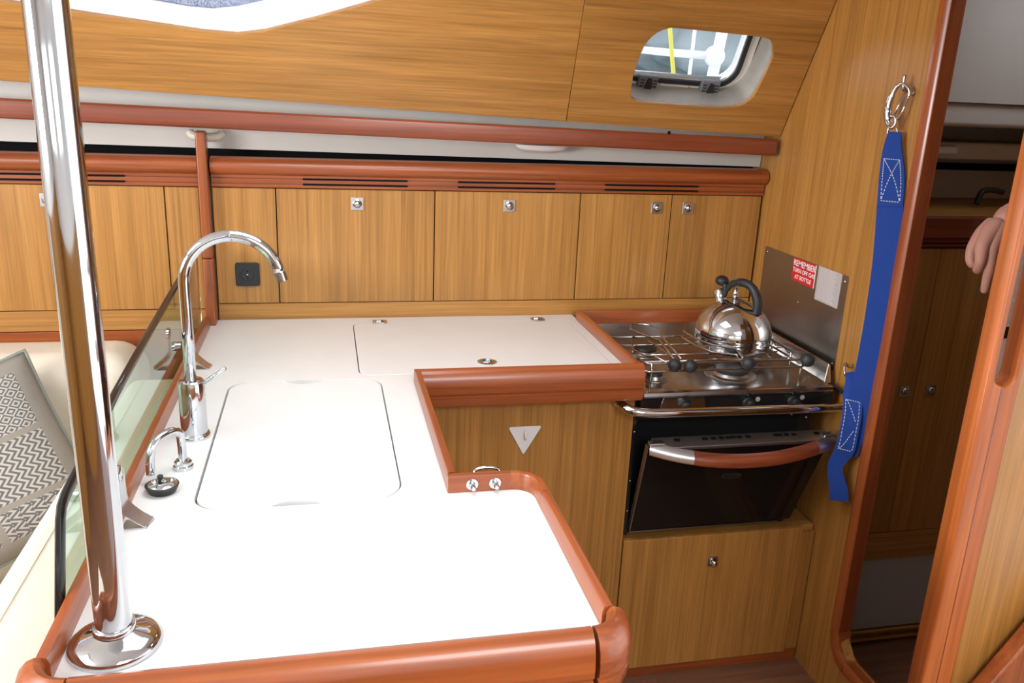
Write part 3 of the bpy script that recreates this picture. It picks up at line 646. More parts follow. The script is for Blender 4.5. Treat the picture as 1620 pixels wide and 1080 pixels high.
# bowed handle: alloy ends and a mahogany grip
hp = [(0.762, 1.772), (0.80, 1.758), (0.85, 1.744), (0.92, 1.731), (1.00, 1.7255), (1.08, 1.728), (1.15, 1.738), (1.205, 1.750), (1.245, 1.763), (1.272, 1.778)]
hs = [(p.x, p.y) for p in smooth_path([(a, b_, 0) for a, b_ in hp], 4)]
hprof = [(-0.009, 0.712), (0.006, 0.709), (0.009, 0.714), (0.009, 0.724), (0.006, 0.731), (-0.009, 0.733)]
def hbar(name, a, b_, mat, k=1.0):
    bm = sweep(B(), hs[a:b_], [(o*k, z) for o, z in hprof])
    for q in bm.verts: q.co.z -= (1.775-q.co.y)*0.55
    return obj(name, bm, mat, od, True, sharp=40)
hbar('handle_end', 0, 10, 'alloy'); hbar('handle_grip', 9, 29, 'dmah_x', 1.02); hbar('handle_end', 28, len(hs), 'alloy')
bx('handle_end', 'alloy', 0.762, 0.800, 1.7655, 1.790, 0.7235, 0.7345, od, 0.003, 3)
bx('handle_end', 'alloy', 1.232, 1.270, 1.7655, 1.790, 0.7235, 0.7345, od, 0.003, 3)
# chrome grab bar across the stove
gb = thing('grab_bar', (1.0, 1.77, 0.80), 'thick chrome grab bar across the front of the stove', 'grab bar')
obj('bar', tube(B(), smooth_path([(0.692, 1.8325, 0.824), (0.693, 1.808, 0.823), (0.700, 1.785, 0.821), (0.722, 1.770, 0.818), (0.76, 1.764, 0.816)], 6)+[Vector((0.90, 1.763, 0.8145)), Vector((1.10, 1.763, 0.812)), Vector((1.3035, 1.763, 0.81))], 0.0118, 20), 'chrome', gb, True)
obj('mount', lathe(B(), (0.692, 1.8335, 0.824), [(0.017, 0), (0.017, 0.004), (0.0135, 0.008), (0.0125, 0.014)], 24, '-y'), 'chrome', gb, True, sharp=40)
obj('mount', lathe(B(), (1.3045, 1.763, 0.81), [(0.017, 0), (0.017, 0.004), (0.0135, 0.008)], 24, '-x'), 'chrome', gb, True, sharp=40)
bx('stay', 'matteblack', 1.283, 1.293, 1.80, 1.90, 0.832, 0.842, st, 0.002)

# ------------------------------------------------------------------ kettle
KX, KY, KZ = 1.106, 2.075, 0.8775
kt = thing('kettle', (KX, KY, KZ), 'polished steel whistling kettle with black handle on the hob', 'kettle')
prof = [(0.094, 0), (0.100, 0.004), (0.1035, 0.012), (0.105, 0.030), (0.1045, 0.034), (0.1055, 0.037)]
for i in range(1, 15):
    a = math.radians(i*90/15); prof.append((0.1055*math.cos(a)**0.93+0.0*a, 0.037+0.098*math.sin(a)))
prof.append((0.009, 0.1355)); prof.append((0, 0.136))
obj('body', lathe(B(), (KX, KY, KZ), prof, 56), 'chrome', kt, True, sharp=60)
# spout towards the back left, with flip cap, lever and ball
sd = Vector((-0.42, 0.85, 0)).normalized()
def kp(r, z, s=0): side = Vector((-sd.y, sd.x, 0)); q = Vector((KX, KY, KZ))+sd*r+side*s; return (q.x, q.y, KZ+z)
obj('spout', tube(B(), [kp(0.040, 0.095), kp(0.051, 0.120), kp(0.058, 0.136)], [0.024, 0.018, 0.015], 20), 'chrome', kt, True, sharp=50)
obj('spout_cap', tube(B(), [kp(0.056, 0.133), kp(0.061, 0.146), kp(0.064, 0.152)], [0.0175, 0.0175, 0.014], 20), 'steel', kt, True, sharp=40)
obj('spout_lever', tube(B(), smooth_path([kp(0.044, 0.138), kp(0.040, 0.154), kp(0.044, 0.168), kp(0.052, 0.178)], 4), 0.008, 12), 'matteblack', kt, True)
obj('lever_knob', (lambda b: (sphere(b, (0, 0, 0), 0.0165), b.transform(Matrix.Translation(kp(0.056, 0.179)) @ Matrix.Diagonal((1.15, 1.15, 0.88, 1))), b)[2])(B()), 'matteblack', kt, True)
# handle: chrome post on top, black arched grip sweeping over to the front right
hd = Vector((0.50, -0.87, 0)).normalized()
def kh(r, z): q = Vector((KX, KY, KZ))+hd*r; return (q.x, q.y, KZ+z)
obj('handle_post', tube(B(), [kh(-0.006, 0.134), kh(-0.006, 0.168)], 0.0068, 16), 'chrome', kt, True)
obj('handle_grip', tube(B(), smooth_path([kh(-0.034, 0.160), kh(-0.024, 0.173), kh(-0.008, 0.182), kh(0.016, 0.187), kh(0.039, 0.181), kh(0.056, 0.163), kh(0.066, 0.136), kh(0.067, 0.110)], 5), [0.0085]*6+[0.0095]*6+[0.0115]*10+[0.0125]*14, 18), 'matteblack', kt, True)
obj('handle_stay', tube(B(), smooth_path([kh(0.044, 0.112), kh(0.054, 0.117), kh(0.064, 0.118)], 5), 0.0065, 12), 'chrome', kt, True)
obj('handle_strap', tube(B(), smooth_path([kh(-0.012, 0.1365), kh(0.012, 0.1350), kh(0.040, 0.1255), kh(0.058, 0.1135), kh(0.072, 0.0990), kh(0.080, 0.088)], 5), 0.0045, 10), 'matteblack', kt, True)

# ================================================================== BULKHEAD FITTINGS
sp = thing('splash_plate', (XB, 2.09, 0.868), 'brushed steel splash plate on the bulkhead beside the kettle', 'plate')
plate('plate', 'brushed', rrect(1.874, 2.306, 0.868, 1.122, 0.006), [], 0.0022, basis((XB-0.0013, 0, 0), (0, 1, 0), (0, 0, 1)), sp)
for (y, z) in ((1.888, 1.106), (2.292, 1.106), (1.888, 0.884), (2.09, 1.0)):
    obj('screw', lathe(B(), (XB-0.0024, y, z), [(0.0045, 0), (0.0042, 0.001), (0, 0.0018)], 14, '-x'), 'steel', sp, True)
mY = lambda x, y, z: basis((x, y, z), (0, -1, 0), (0, 0, 1))
rs = thing('warning_sticker', (XB, 2.08, 1.056), 'red warning sticker about turning off gas on the steel plate', 'sticker')
plate('sticker', 'red', rect(-0.0585, 0.0585, -0.032, 0.032), [], 0.0006, mY(XB-0.0029, 2.0795, 1.088), rs)
for t, z, s in (('REMEMBER', 0.0185, 0.0235), ('TURN OFF GAS', -0.001, 0.0165), ('AT BOTTLE', -0.0195, 0.0165)):
    text_mesh('lettering', t, s, 'print', mY(XB-0.0034, 2.0795, 1.088+z), rs)
bx('edge', 'print', XB-0.0036, XB-0.0030, 2.0205, 2.0235, 1.056, 1.120, rs, 0)
gs = thing('notice_sticker', (XB, 1.955, 1.03), 'pale grey notice sticker with fine print on the steel plate', 'sticker')
plate('sticker', 'sticker', rect(-0.055, 0.055, -0.0465, 0.0465), [], 0.0006, mY(XB-0.0029, 1.9555, 1.0765), gs)
for i in range(17):
    w = random.uniform(0.036, 0.046)
    bx('print_line', 'stickerline', XB-0.0034, XB-0.0031, 1.9555+0.047-2*w*0.97, 1.9555+0.047, 1.0765+0.041-i*0.0051, 1.0765+0.0432-i*0.0051, gs, 0)
# coat hook, snap hook and blue safety strap
hk = thing('coat_hook', (XB, 1.762, 1.57), 'small steel hook screwed to the bulkhead holding the snap hook', 'hook')
obj('hook', tube(B(), smooth_path([(XB, 1.750, 1.583), (1.292, 1.750, 1.578), (1.281, 1.750, 1.580), (1.277, 1.751, 1.592), (1.278, 1.752, 1.612)], 5), [0.0042]*15+[0.0036]*6, 12), 'steel', hk, True)
obj('base', lathe(B(), (XB-0.0001, 1.752, 1.575), [(0.009, 0), (0.008, 0.003), (0, 0.004)], 16, '-x'), 'steel', hk, True)
stp = thing('safety_strap', (1.28, 1.74, 0.60), 'blue webbing safety strap with snap hook hanging on the bulkhead', 'strap')
fd = Vector((0.70, -0.71, 0))     # width direction of the webbing
def sk(u, z, w=0.0): q = Vector((1.2755, 1.751, 0))+fd*u+Vector((-0.71, -0.70, 0))*w; return (q.x, q.y, z)
sh = tube(B(), smooth_path([sk(0.006, 1.590), sk(-0.004, 1.593), sk(-0.013, 1.583), sk(-0.0205, 1.560), sk(-0.0225, 1.535), sk(-0.019, 1.512), sk(-0.012, 1.5035)], 5), [0.0042]*8+[0.0054]*6+[0.0070]*6+[0.0082]*6+[0.0078]*5, 12)
sho = obj('snap_hook', sh, 'chrome', stp, True)
obj('nose', tube(B(), smooth_path([sk(0.004, 1.5905), sk(0.012, 1.585), sk(0.0165, 1.576), sk(0.0170, 1.566)], 4), 0.0036, 12), 'chrome', sho, True)
obj('gate', tube(B(), [sk(0.0165, 1.565), sk(0.010, 1.536), sk(0.002, 1.514)], 0.0028, 8), 'chrome', sho, True)
obj('gate', tube(B(), [sk(0.007, 1.568), sk(-0.003, 1.540), sk(-0.009, 1.520)], 0.0026, 8), 'chrome', sho, True)
obj('eye', tube(B(), [sk(-0.010+0.0085*math.cos(a*math.pi/10), 1.509+0.013*math.sin(a*math.pi/10)) for a in range(20)], 0.0038, 10, True), 'chrome', sho, True)
obj('ring', tube(B(), smooth_path([sk(-0.014, 1.497), sk(-0.0155, 1.485), sk(-0.010, 1.478), sk(0.000, 1.478), sk(0.006, 1.485), sk(0.002, 1.497)], 4), 0.0022, 10), 'steel', sho, True)
pts = [(1.2765, 1.752, 1.488), (1.276, 1.751, 1.470), (1.276, 1.749, 1.445), (1.277, 1.744, 1.42), (1.279, 1.737, 1.38), (1.2795, 1.725, 1.30), (1.280, 1.712, 1.20), (1.280, 1.706, 1.10), (1.280, 1.705, 1.02), (1.280, 1.708, 0.93), (1.280, 1.713, 0.86), (1.279, 1.719, 0.79), (1.277, 1.7265, 0.73), (1.275, 1.731, 0.70)]
sp_ = smooth_path(pts, 4)
hw = [0.0135+0.0150*min(1, i/16) for i in range(len(sp_))]
web = obj('webbing', ribbon(B(), sp_, fd, hw, 0.0024), 'blue', stp, True, sharp=40)
# folded-over stitched end at the top
obj('webbing_fold', ribbon(B(), [sp_[i]+Vector((-0.0023, -0.0023, 0)) for i in range(0, 20)], fd, [h*0.97 for h in hw[:20]], 0.0022), 'blue', stp, True, sharp=40)
def stitch(bm, i0, i1, a0, a1, path, hws, n=14, off=0.0046):
    nn = Vector((-0.71, -0.70, 0))
    for k in range(n):
        ps = []
        for tt in (k/n, (k+0.62)/n):
            f = i0+(i1-i0)*tt; j = int(min(f, len(path)-1.001)); fr = f-j
            c = path[j].lerp(path[j+1], fr); h = hws[j]; ps.append(c+fd*(a0+(a1-a0)*tt)*h+nn*off)
        tube(bm, ps, 0.0010, 5)
bm = B()
for (i0, i1, a0, a1, n) in ((11, 18.5, -0.72, -0.72, 16), (11, 18.5, 0.72, 0.72, 16), (11, 11.01, -0.72, 0.72, 7), (18.5, 18.49, -0.72, 0.72, 7), (11, 18.5, -0.72, 0.72, 17), (11, 18.5, 0.72, -0.72, 17)):
    stitch(bm, i0, i1, a0, a1, sp_, hw, n)
obj('stitching', bm, 'thread', stp)['kind'] = 'stuff'
# lower loop: second hook and short stitched tail
lo = smooth_path([(1.274, 1.768, 0.902), (1.271, 1.748, 0.886), (1.269, 1.737, 0.862), (1.267, 1.725, 0.835), (1.266, 1.719, 0.80), (1.266, 1.720, 0.76), (1.266, 1.722, 0.72), (1.263, 1.733, 0.69), (1.257, 1.740, 0.66), (1.260, 1.731, 0.63), (1.264, 1.718, 0.60), (1.266, 1.712, 0.575)], 4)
lw = [0.010+0.0125*min(1, i/9) for i in range(len(lo))]
for i in range(26, 40): lw[i] = lw[i]-0.0045*math.sin((i-26)/13*math.pi)
obj('webbing_tail', ribbon(B(), lo, fd, lw, 0.0024), 'blue', stp, True, sharp=40)
bm = B(); stitch(bm, 11, 25, -0.72, -0.72, lo, lw, 14, 0.002); stitch(bm, 11, 25, 0.72, 0.72, lo, lw, 14, 0.002); stitch(bm, 11, 11.01, -0.72, 0.72, lo, lw, 6, 0.002); stitch(bm, 25, 24.99, -0.72, 0.72, lo, lw, 6, 0.002)
stitch(bm, 11, 17, -0.6, 0.5, lo, lw, 8, 0.002); stitch(bm, 25, 19, -0.6, 0.5, lo, lw, 8, 0.002)
obj('stitching', bm, 'thread', stp)['kind'] = 'stuff'
eh = obj('eye_hook', tube(B(), smooth_path([(XB, 1.800, 0.905), (1.293, 1.800, 0.905), (1.282, 1.797, 0.915), (1.272, 1.788, 0.916), (1.267, 1.780, 0.905), (1.268, 1.774, 0.893), (1.276, 1.776, 0.888)], 5), 0.0032, 10), 'steel', None, True)
tag(eh, 'small bent steel hook low on the bulkhead holding the strap end', 'hook')

# ================================================================== SINK FITTINGS
FX, FY = -0.246, 1.545
fc = thing('faucet', (FX, FY, 0.9), 'tall chrome swan-neck faucet beside the sink cover', 'faucet')
obj('base_ring', lathe(B(), (FX, FY, 0.9002), [(0.0285, 0), (0.0285, 0.006), (0.026, 0.009), (0.0245, 0.0095)], 40), 'chrome', fc, True, sharp=40)
obj('body', lathe(B(), (FX, FY, 0.9098), [(0.0238, 0), (0.0238, 0.094), (0.0225, 0.098), (0.0225, 0.1005), (0.0205, 0.1025), (0.012, 0.103), (0, 0.103)], 40), 'chrome', fc, True, sharp=40)
nk = [Vector((FX, FY, 1.0125)), Vector((FX, FY, 1.10)), Vector((FX, FY, 1.19))]
nk += [Vector((FX+0.083-0.083*math.cos(math.radians(a)), FY, 1.195+0.083*math.sin(math.radians(a)))) for a in range(0, 169, 7)]
obj('spout', tube(B(), nk, 0.0102, 24), 'chrome', fc, True)
e = nk[-1]; d = (nk[-1]-nk[-2]).normalized()
obj('aerator', tube(B(), [e+d*0.0003, e+d*0.016], 0.0108, 24), 'steel', fc, True, sharp=40)
obj('lever', tube(B(), [(FX+0.020, FY-0.002, 1.004), (FX+0.062, FY-0.004, 1.034)], [0.0036, 0.0042], 12), 'chrome', fc, True)
# small pump tap
pt_ = thing('pump_tap', (-0.246, 1.407, 0.9), 'short bent chrome water tap beside the black plug', 'faucet')
obj('base_ring', lathe(B(), (-0.246, 1.407, 0.9002), [(0.0165, 0), (0.0165, 0.006), (0.0145, 0.008), (0.0145, 0.013), (0.012, 0.016), (0.008, 0.0165)], 28), 'chrome', pt_, True, sharp=35)
obj('spout', tube(B(), smooth_path([(-0.246, 1.407, 0.914), (-0.2465, 1.406, 0.950), (-0.248, 1.404, 0.966), (-0.256, 1.395, 0.974), (-0.270, 1.377, 0.974), (-0.281, 1.362, 0.967), (-0.2865, 1.354, 0.950), (-0.288, 1.352, 0.917)], 6), 0.0072, 16), 'chrome', pt_, True)
# sink plug
pg = thing('sink_plug', (-0.266, 1.322, 0.9), 'chrome domed sink plug with black rubber rim on the worktop', 'plug')
obj('rim', lathe(B(), (-0.266, 1.322, 0.9003), [(0.0205, 0), (0.0255, 0.010), (0.0262, 0.0125), (0.0245, 0.0135)], 40), 'rubber', pg, True, sharp=35)
obj('cap', lathe(B(), (-0.266, 1.322, 0.9132), [(0.0246, 0), (0.022, 0.0022), (0.014, 0.0045), (0.004, 0.0055), (0, 0.0055)], 40), 'chrome', pg, True)
kn = obj('knob', lathe(B(), (-0.268, 1.323, 0.9186), [(0.0036, 0), (0.0036, 0.004), (0.0046, 0.0055), (0.0046, 0.009), (0.0025, 0.0105), (0, 0.0108)], 20), 'rubber', pg, True)
obj('ring', tube(B(), [(-0.262+0.004*math.cos(a*math.pi/8), 1.319+0.003*math.sin(a*math.pi/8), 0.9205) for a in range(16)], 0.0008, 6, True), 'steel', kn, True)
# black power socket
so_ = thing('power_socket', (-0.209, 2.35, 0.997), 'black power socket on the narrow teak panel', 'socket')
plate('plate', 'matteblack', rrect(-0.0315, 0.0315, -0.032, 0.032, 0.006), [], 0.008, basis((-0.209, YW-0.0042, 1.030), (1, 0, 0), (0, 0, 1)), so_, 0.0015)
obj('outlet', lathe(B(), (-0.209, YW-0.0083, 1.030), [(0.0205, 0), (0.0205, 0.002), (0.0175, 0.0022), (0.0160, 0.0004), (0, 0.0004)], 32, '-y'), 'rubber', so_, True, sharp=35)
obj('pin', lathe(B(), (-0.209, YW-0.0085, 1.030), [(0.003, 0), (0.003, 0.003), (0, 0.004)], 12, '-y'), 'steel', so_, True)
for q in (-0.009, 0.009): obj('pin_hole', lathe(B(), (-0.209, YW-0.0087, 1.030+q), [(0.0025, 0), (0.0025, 0.0004), (0, 0.0004)], 12, '-y'), 'shade_black', so_)

# ------------------------------------------------------------------ glass divider
GX = -0.3290
gd = thing('glass_screen', (GX, 1.6, 0.86), 'green tinted glass splash screen with dark edge beside the sink', 'glass screen')
go = [(2.29, 0.885), (2.29, 1.112), (1.989, 1.097), (1.65, 1.081), (1.353, 1.064), (1.060, 1.034), (1.040, 1.027), (1.028, 1.013), (0.984, 0.905), (0.986, 0.894), (0.998, 0.888), (1.2, 0.885)]
gm = basis((GX, 0, 0), (0, 1, 0), (0, 0, 1))
plate('pane', 'glass', go, [], 0.006, gm, gd)
rim = [(2.29, 1.112), (1.989, 1.097), (1.65, 1.081), (1.353, 1.064), (1.060, 1.034), (1.040, 1.027), (1.028, 1.013), (0.984, 0.905), (0.986, 0.894), (0.998, 0.888)]
bm = B(); rings = []
P = [Vector(p) for p in rim]
for i, p in enumerate(P):
    t = (P[min(i+1, len(P)-1)]-P[max(i-1, 0)]).normalized(); n = Vector((t.y, -t.x))
    if n.x > 0 and i > 4: n = -n
    if i <= 4 and n.y < 0: n = -n
    rings.append([bm.verts.new((GX+a*0.0042, p.x+n.x*o, p.y+n.y*o)) for a, o in ((-1.15, -0.009), (-1.15, 0.002), (-0.5, 0.005), (0.5, 0.005), (1.15, 0.002), (1.15, -0.009), (0.75, -0.009), (0.75, 0.0003), (-0.75, 0.0003), (-0.75, -0.009))])
for a, b_ in zip(rings, rings[1:]):
    for k in range(10): bm.faces.new((a[k], a[(k+1) % 10], b_[(k+1) % 10], b_[k]))
bm.faces.new(rings[0][::-1]); bm.faces.new(rings[-1])
obj('dark_edge', bm, 'black', gd, True, sharp=45)
for i, y in enumerate((1.215, 1.945)):
    br = thing('screen_bracket', (-0.31, y, 0.9), ('bent steel bracket clamping the glass screen near the plug', 'bent steel bracket clamping the glass screen behind the faucet')[i], 'bracket', 'brackets of the glass screen')
    path = smooth_path([(-0.3030, y, 0.987), (-0.3025, y, 0.960), (-0.3015, y, 0.942), (-0.297, y, 0.930), (-0.283, y, 0.915), (-0.2695, y, 0.9045), (-0.2665, y, 0.9022), (-0.270, y, 0.9012), (-0.28, y, 0.9011), (-0.3025, y, 0.9011)], 4)
    obj('strip', ribbon(B(), path, (0.30, 0.95, 0), 0.014, 0.0020), 'alloy', br, True, sharp=35)
    obj('boss', tube(B(), [(-0.3240, y+0.020, 0.948), (-0.3045, y+0.020, 0.948)], [0.011, 0.011], 24), 'chrome', br, True, sharp=40)
    obj('clamp_head', lathe(B(), (-0.3025, y, 0.985), [(0.013, -0.002), (0.013, 0.003), (0.010, 0.005), (0, 0.0055)], 24, 'x'), 'chrome', br, True, sharp=40)
# ------------------------------------------------------------------ chrome pillar
PX, PY = -0.252, 0.925
po = thing('support_pole', (PX, PY, 0.9), 'tall chrome support pole standing on the worktop corner', 'pole')
obj('shaft', lathe(B(), (PX, PY, 0.903), [(0.0205, 0), (0.0205, ZC-0.004-0.903)], 64), 'chrome', po, True, sharp=50)
obj('flange', lathe(B(), (PX, PY, 0.9004), [(0.052, 0), (0.0525, 0.003), (0.0505, 0.008), (0.045, 0.0125), (0.036, 0.016), (0.027, 0.0185), (0.0235, 0.0200), (0.0235, 0.0275), (0.0225, 0.0285), (0.0207, 0.0285)], 64), 'chrome', po, True, sharp=50)

# ================================================================== SALOON SOFA AND CUSHION
sf = thing('sofa', (-1.1, 1.6, 0), 'cream leather corner sofa behind the galley peninsula', 'sofa')
def cushion_box(name, mat, x0, x1, y0, y1, z0, z1, r, par): return bx(name, mat, x0, x1, y0, y1, z0, z1, par, r, 6)
cushion_box('backrest', 'leather', -2.18, -0.47, 2.13, 2.355, 0.30, 0.868, 0.075, sf)
cushion_box('backrest', 'leather', -0.485, -0.336, 0.62, 2.10, 0.40, 0.832, 0.035, sf)
cushion_box('seat_cushion', 'seat', -2.18, -0.488, 1.50, 2.125, 0.26, 0.40, 0.03, sf)
cushion_box('seat_cushion', 'seat', -1.02, -0.488, 0.62, 1.497, 0.26, 0.40, 0.03, sf)
bx('base', 'teak_x', -2.18, -0.488, 1.56, 2.12, 0.0, 0.258, sf)
bx('base', 'teak_y', -0.98, -0.488, 0.66, 1.555, 0.0, 0.258, sf)
bm = B(); tube(bm, [(-0.44, 0.66, 0.8325), (-0.44, 2.06, 0.8325)], 0.0012, 6); obj('seam', bm, 'seat', sf)
# patterned throw cushion
def cushion_mat():
    m, nt, N, L, b = new_mat('woven_patterned_fabric')
    uv = N.new('ShaderNodeUVMap'); uv.uv_map = 'UVMap'
    sx = N.new('ShaderNodeSeparateXYZ'); L.new(uv.outputs[0], sx.inputs[0])
    def mt(op, a, b_=None, c=None):
        n = N.new('ShaderNodeMath'); n.operation = op
        for i, v_ in enumerate((a, b_, c)):
            if v_ is None: continue
            if isinstance(v_, (int, float)): n.inputs[i].default_value = v_
            else: L.new(v_, n.inputs[i])
        return n.outputs[0]
    u, v_ = sx.outputs[0], sx.outputs[1]
    # patches: 3 columns x 3 rows inside a plain border
    cu_ = mt('MULTIPLY', mt('SUBTRACT', u, 0.08), 2.5/0.84); cv = mt('MULTIPLY', mt('SUBTRACT', v_, 0.08), 2.0/0.84)
    fu, fv = mt('FRACT', cu_), mt('FRACT', cv)
    iu, iv = mt('FLOOR', cu_), mt('FLOOR', cv)
    ins = mt('MULTIPLY', mt('MULTIPLY', mt('GREATER_THAN', u, 0.08), mt('LESS_THAN', u, 0.92)), mt('MULTIPLY', mt('GREATER_THAN', v_, 0.08), mt('LESS_THAN', v_, 0.92)))
    gap = mt('MULTIPLY', mt('MULTIPLY', mt('GREATER_THAN', fu, 0.05), mt('LESS_THAN', fu, 0.95)), mt('MULTIPLY', mt('GREATER_THAN', fv, 0.05), mt('LESS_THAN', fv, 0.95)))
    ins = mt('MULTIPLY', ins, gap)
    tri = mt('PINGPONG', mt('MULTIPLY', fu, 12.0), 1.0)
    chev = mt('GREATER_THAN', mt('FRACT', mt('ADD', mt('MULTIPLY', fv, 12.0), tri)), 0.5)
    tv = mt('PINGPONG', mt('MULTIPLY', fv, 11.0), 1.0); tu = mt('PINGPONG', mt('MULTIPLY', fu, 11.0), 1.0)
    dia = mt('GREATER_THAN', mt('FRACT', mt('MULTIPLY', mt('ADD', tu, tv), 1.5)), 0.5)
    tri2 = mt('GREATER_THAN', mt('FRACT', mt('MULTIPLY', mt('ADD', tu, mt('FRACT', mt('MULTIPLY', fv, 7.0))), 1.35)), 0.52)
    k = mt('MODULO', mt('ADD', mt('ADD', iu, iv), 30.0), 3.0)
    isd = mt('COMPARE', k, 0.0, 0.1); ist = mt('COMPARE', k, 2.0, 0.1); isc = mt('COMPARE', k, 1.0, 0.1)
    pat = mt('ADD', mt('ADD', mt('MULTIPLY', isd, dia), mt('MULTIPLY', ist, tri2)), mt('MULTIPLY', isc, chev))
    weave = N.new('ShaderNodeTexNoise'); weave.inputs['Scale'].default_value = 260; L.new(uv.outputs[0], weave.inputs['Vector'])
    mx = N.new('ShaderNodeMixRGB'); mx.inputs[1].default_value = (0.13, 0.125, 0.125, 1); mx.inputs[2].default_value = (0.44, 0.41, 0.365, 1); L.new(pat, mx.inputs[0])
    pl_ = N.new('ShaderNodeMixRGB'); pl_.inputs[1].default_value = (0.20, 0.18, 0.155, 1); pl_.inputs[2].default_value = (0.34, 0.31, 0.27, 1); L.new(weave.outputs['Fac'], pl_.inputs[0])
    fin = N.new('ShaderNodeMixRGB'); L.new(ins, fin.inputs[0]); L.new(pl_.outputs[0], fin.inputs[1]); L.new(mx.outputs[0], fin.inputs[2])
    L.new(fin.outputs[0], b.inputs['Base Color']); b.inputs['Roughness'].default_value = 0.9; b.inputs['Specular IOR Level'].default_value = 0.15
    bp = N.new('ShaderNodeBump'); bp.inputs['Strength'].default_value = 0.4; bp.inputs['Distance'].default_value = 0.001
    ad = mt('ADD', mt('MULTIPLY', pat, 0.6), weave.outputs['Fac']); L.new(ad, bp.inputs['Height']); L.new(bp.outputs[0], b.inputs['Normal'])
    return m
M['cushion'] = cushion_mat()
M['piping'] = plain('grey_green_piping', (0.22, 0.24, 0.21), 0.8)
cT = Vector((-0.701, 2.100, 0.905)); cR = Vector((-0.504, 1.948, 0.545))
uu = (cR-cT); side = uu.length
nrm0 = Vector((0.30, -0.80, 0.52)).normalized(); vv = uu.cross(nrm0).normalized()*side   # towards lower left
if vv.x > 0: vv = -vv
nrm = vv.cross(uu).normalized()
if nrm.y > 0: nrm = -nrm
cu_t = thing('throw_cushion', (cT+uu*0.5+vv*0.5)-Vector((0, 0, 0.25)), 'grey and cream patterned throw cushion leaning on the sofa', 'cushion')
bm = B(); NG = 28; uvl = bm.loops.layers.uv.new('UVMap'); grid = {}
def cpt(a, b_, sgn):
    e_ = (max(0, 1-(2*a-1)**4)*max(0, 1-(2*b_-1)**4))**0.6
    pin = 1-0.05*(1-(2*a-1)**2) ; pin2 = 1-0.05*(1-(2*b_-1)**2)
    aa = 0.5+(a-0.5)*(1-0.045*(1-(2*b_-1)**2)); bb = 0.5+(b_-0.5)*(1-0.045*(1-(2*a-1)**2))
    return cT+uu*aa+vv*bb+nrm*sgn*0.062*e_
for s in (1, -1):
    for i in range(NG+1):
        for j in range(NG+1):
            if s == -1 and (i in (0, NG) or j in (0, NG)): grid[(s, i, j)] = grid[(1, i, j)]
            else: grid[(s, i, j)] = bm.verts.new(cpt(i/NG, j/NG, s))
for s in (1, -1):
    for i in range(NG):
        for j in range(NG):
            ids = [(i, j), (i+1, j), (i+1, j+1), (i, j+1)]
            f = bm.faces.new([grid[(s, a, b_)] for a, b_ in ids])
            for lp_, (a, b_) in zip(f.loops, ids): lp_[uvl].uv = (a/NG, b_/NG)
obj('cover', bm, 'cushion', cu_t, True)
per = [cpt(i/NG, 0, 0) for i in range(NG)]+[cpt(1, i/NG, 0) for i in range(NG)]+[cpt(1-i/NG, 1, 0) for i in range(NG)]+[cpt(0, 1-i/NG, 0) for i in range(NG)]
obj('piping', tube(B(), per, 0.0045, 8, True), 'piping', cu_t, True)

# ================================================================== RIGHT POST, PANEL, LADDER
hp_ = thing('handhold_post', (1.08, 1.12, 0), 'bright varnished post with a handhold slot beside the doorway', 'post')
pm = basis((0, 1.1205, 0), (1, 0, 0), (0, 0, 1))
slot = rrect(1.066, 1.104, 1.112, 1.47, 0.0180, 8)
plate('board', 'orange_z', rect(1.052, 1.116, 0.0, ZC-0.006), [slot], 0.038, pm, hp_, 0.0045)
bx('groove', 'dmah_x', 1.0815, 1.0835, 1.1010, 1.1022, 0.0, 1.108, hp_, 0)
struct(bx('wall_aft', 'teak_z', 1.1175, 2.30, 1.108, 1.132, 0.0, ZC-0.002, bevel=0.001))
wp = thing('vent_panel', (1.2, 1.30, 0.9), 'white ribbed panel seen through the slot of the post', 'panel')
bx('panel', 'whitepaint', 1.10, 1.27, 1.178, 1.186, 0.95, 1.5, wp, 0.002)
for i in range(12): bx('rib', 'white', 1.102, 1.268, 1.174, 1.1775, 1.20+i*0.022, 1.217+i*0.022, wp, 0.002)
bx('dark_band', 'matteblack', 1.10, 1.27, 1.1745, 1.1775, 1.172, 1.192, wp, 0)
ld = thing('companionway_ladder', (1.4, 1.07, 0), 'mahogany edged companionway ladder side in front of the teak panel', 'ladder')
bm = B(); hexa(bm, [(1.03, 1.060, 0.355), (1.085, 1.060, 0.30), (1.085, 1.095, 0.30), (1.03, 1.095, 0.355), (1.69, 1.060, 1.33), (1.745, 1.060, 1.275), (1.745, 1.095, 1.275), (1.69, 1.095, 1.33)])
obj('stringer', bm, 'mah_z', ld, bevel=0.006, seg=3)
bm = B(); hexa(bm, [(1.0875, 1.068, 0.0), (1.76, 1.068, 0.0), (1.76, 1.09, 0.0), (1.0875, 1.09, 0.0), (1.0885, 1.068, 0.299), (1.747, 1.068, 1.272), (1.747, 1.09, 1.272), (1.0885, 1.09, 0.299)])
obj('side_board', bm, 'whitepaint', ld)
for i in range(4):
    x = 1.20+i*0.16; z = 0.22+i*0.236
    bx('tread', 'mah_x', x+0.04, x+0.21, 0.66, 1.0675, z, z+0.025, ld, 0.004)
bm = B(); hexa(bm, [(1.03, 0.62, 0.355), (1.085, 0.62, 0.30), (1.085, 0.655, 0.30), (1.03, 0.655, 0.355), (1.69, 0.62, 1.33), (1.745, 0.62, 1.275), (1.745, 0.655, 1.275), (1.69, 0.655, 1.33)])

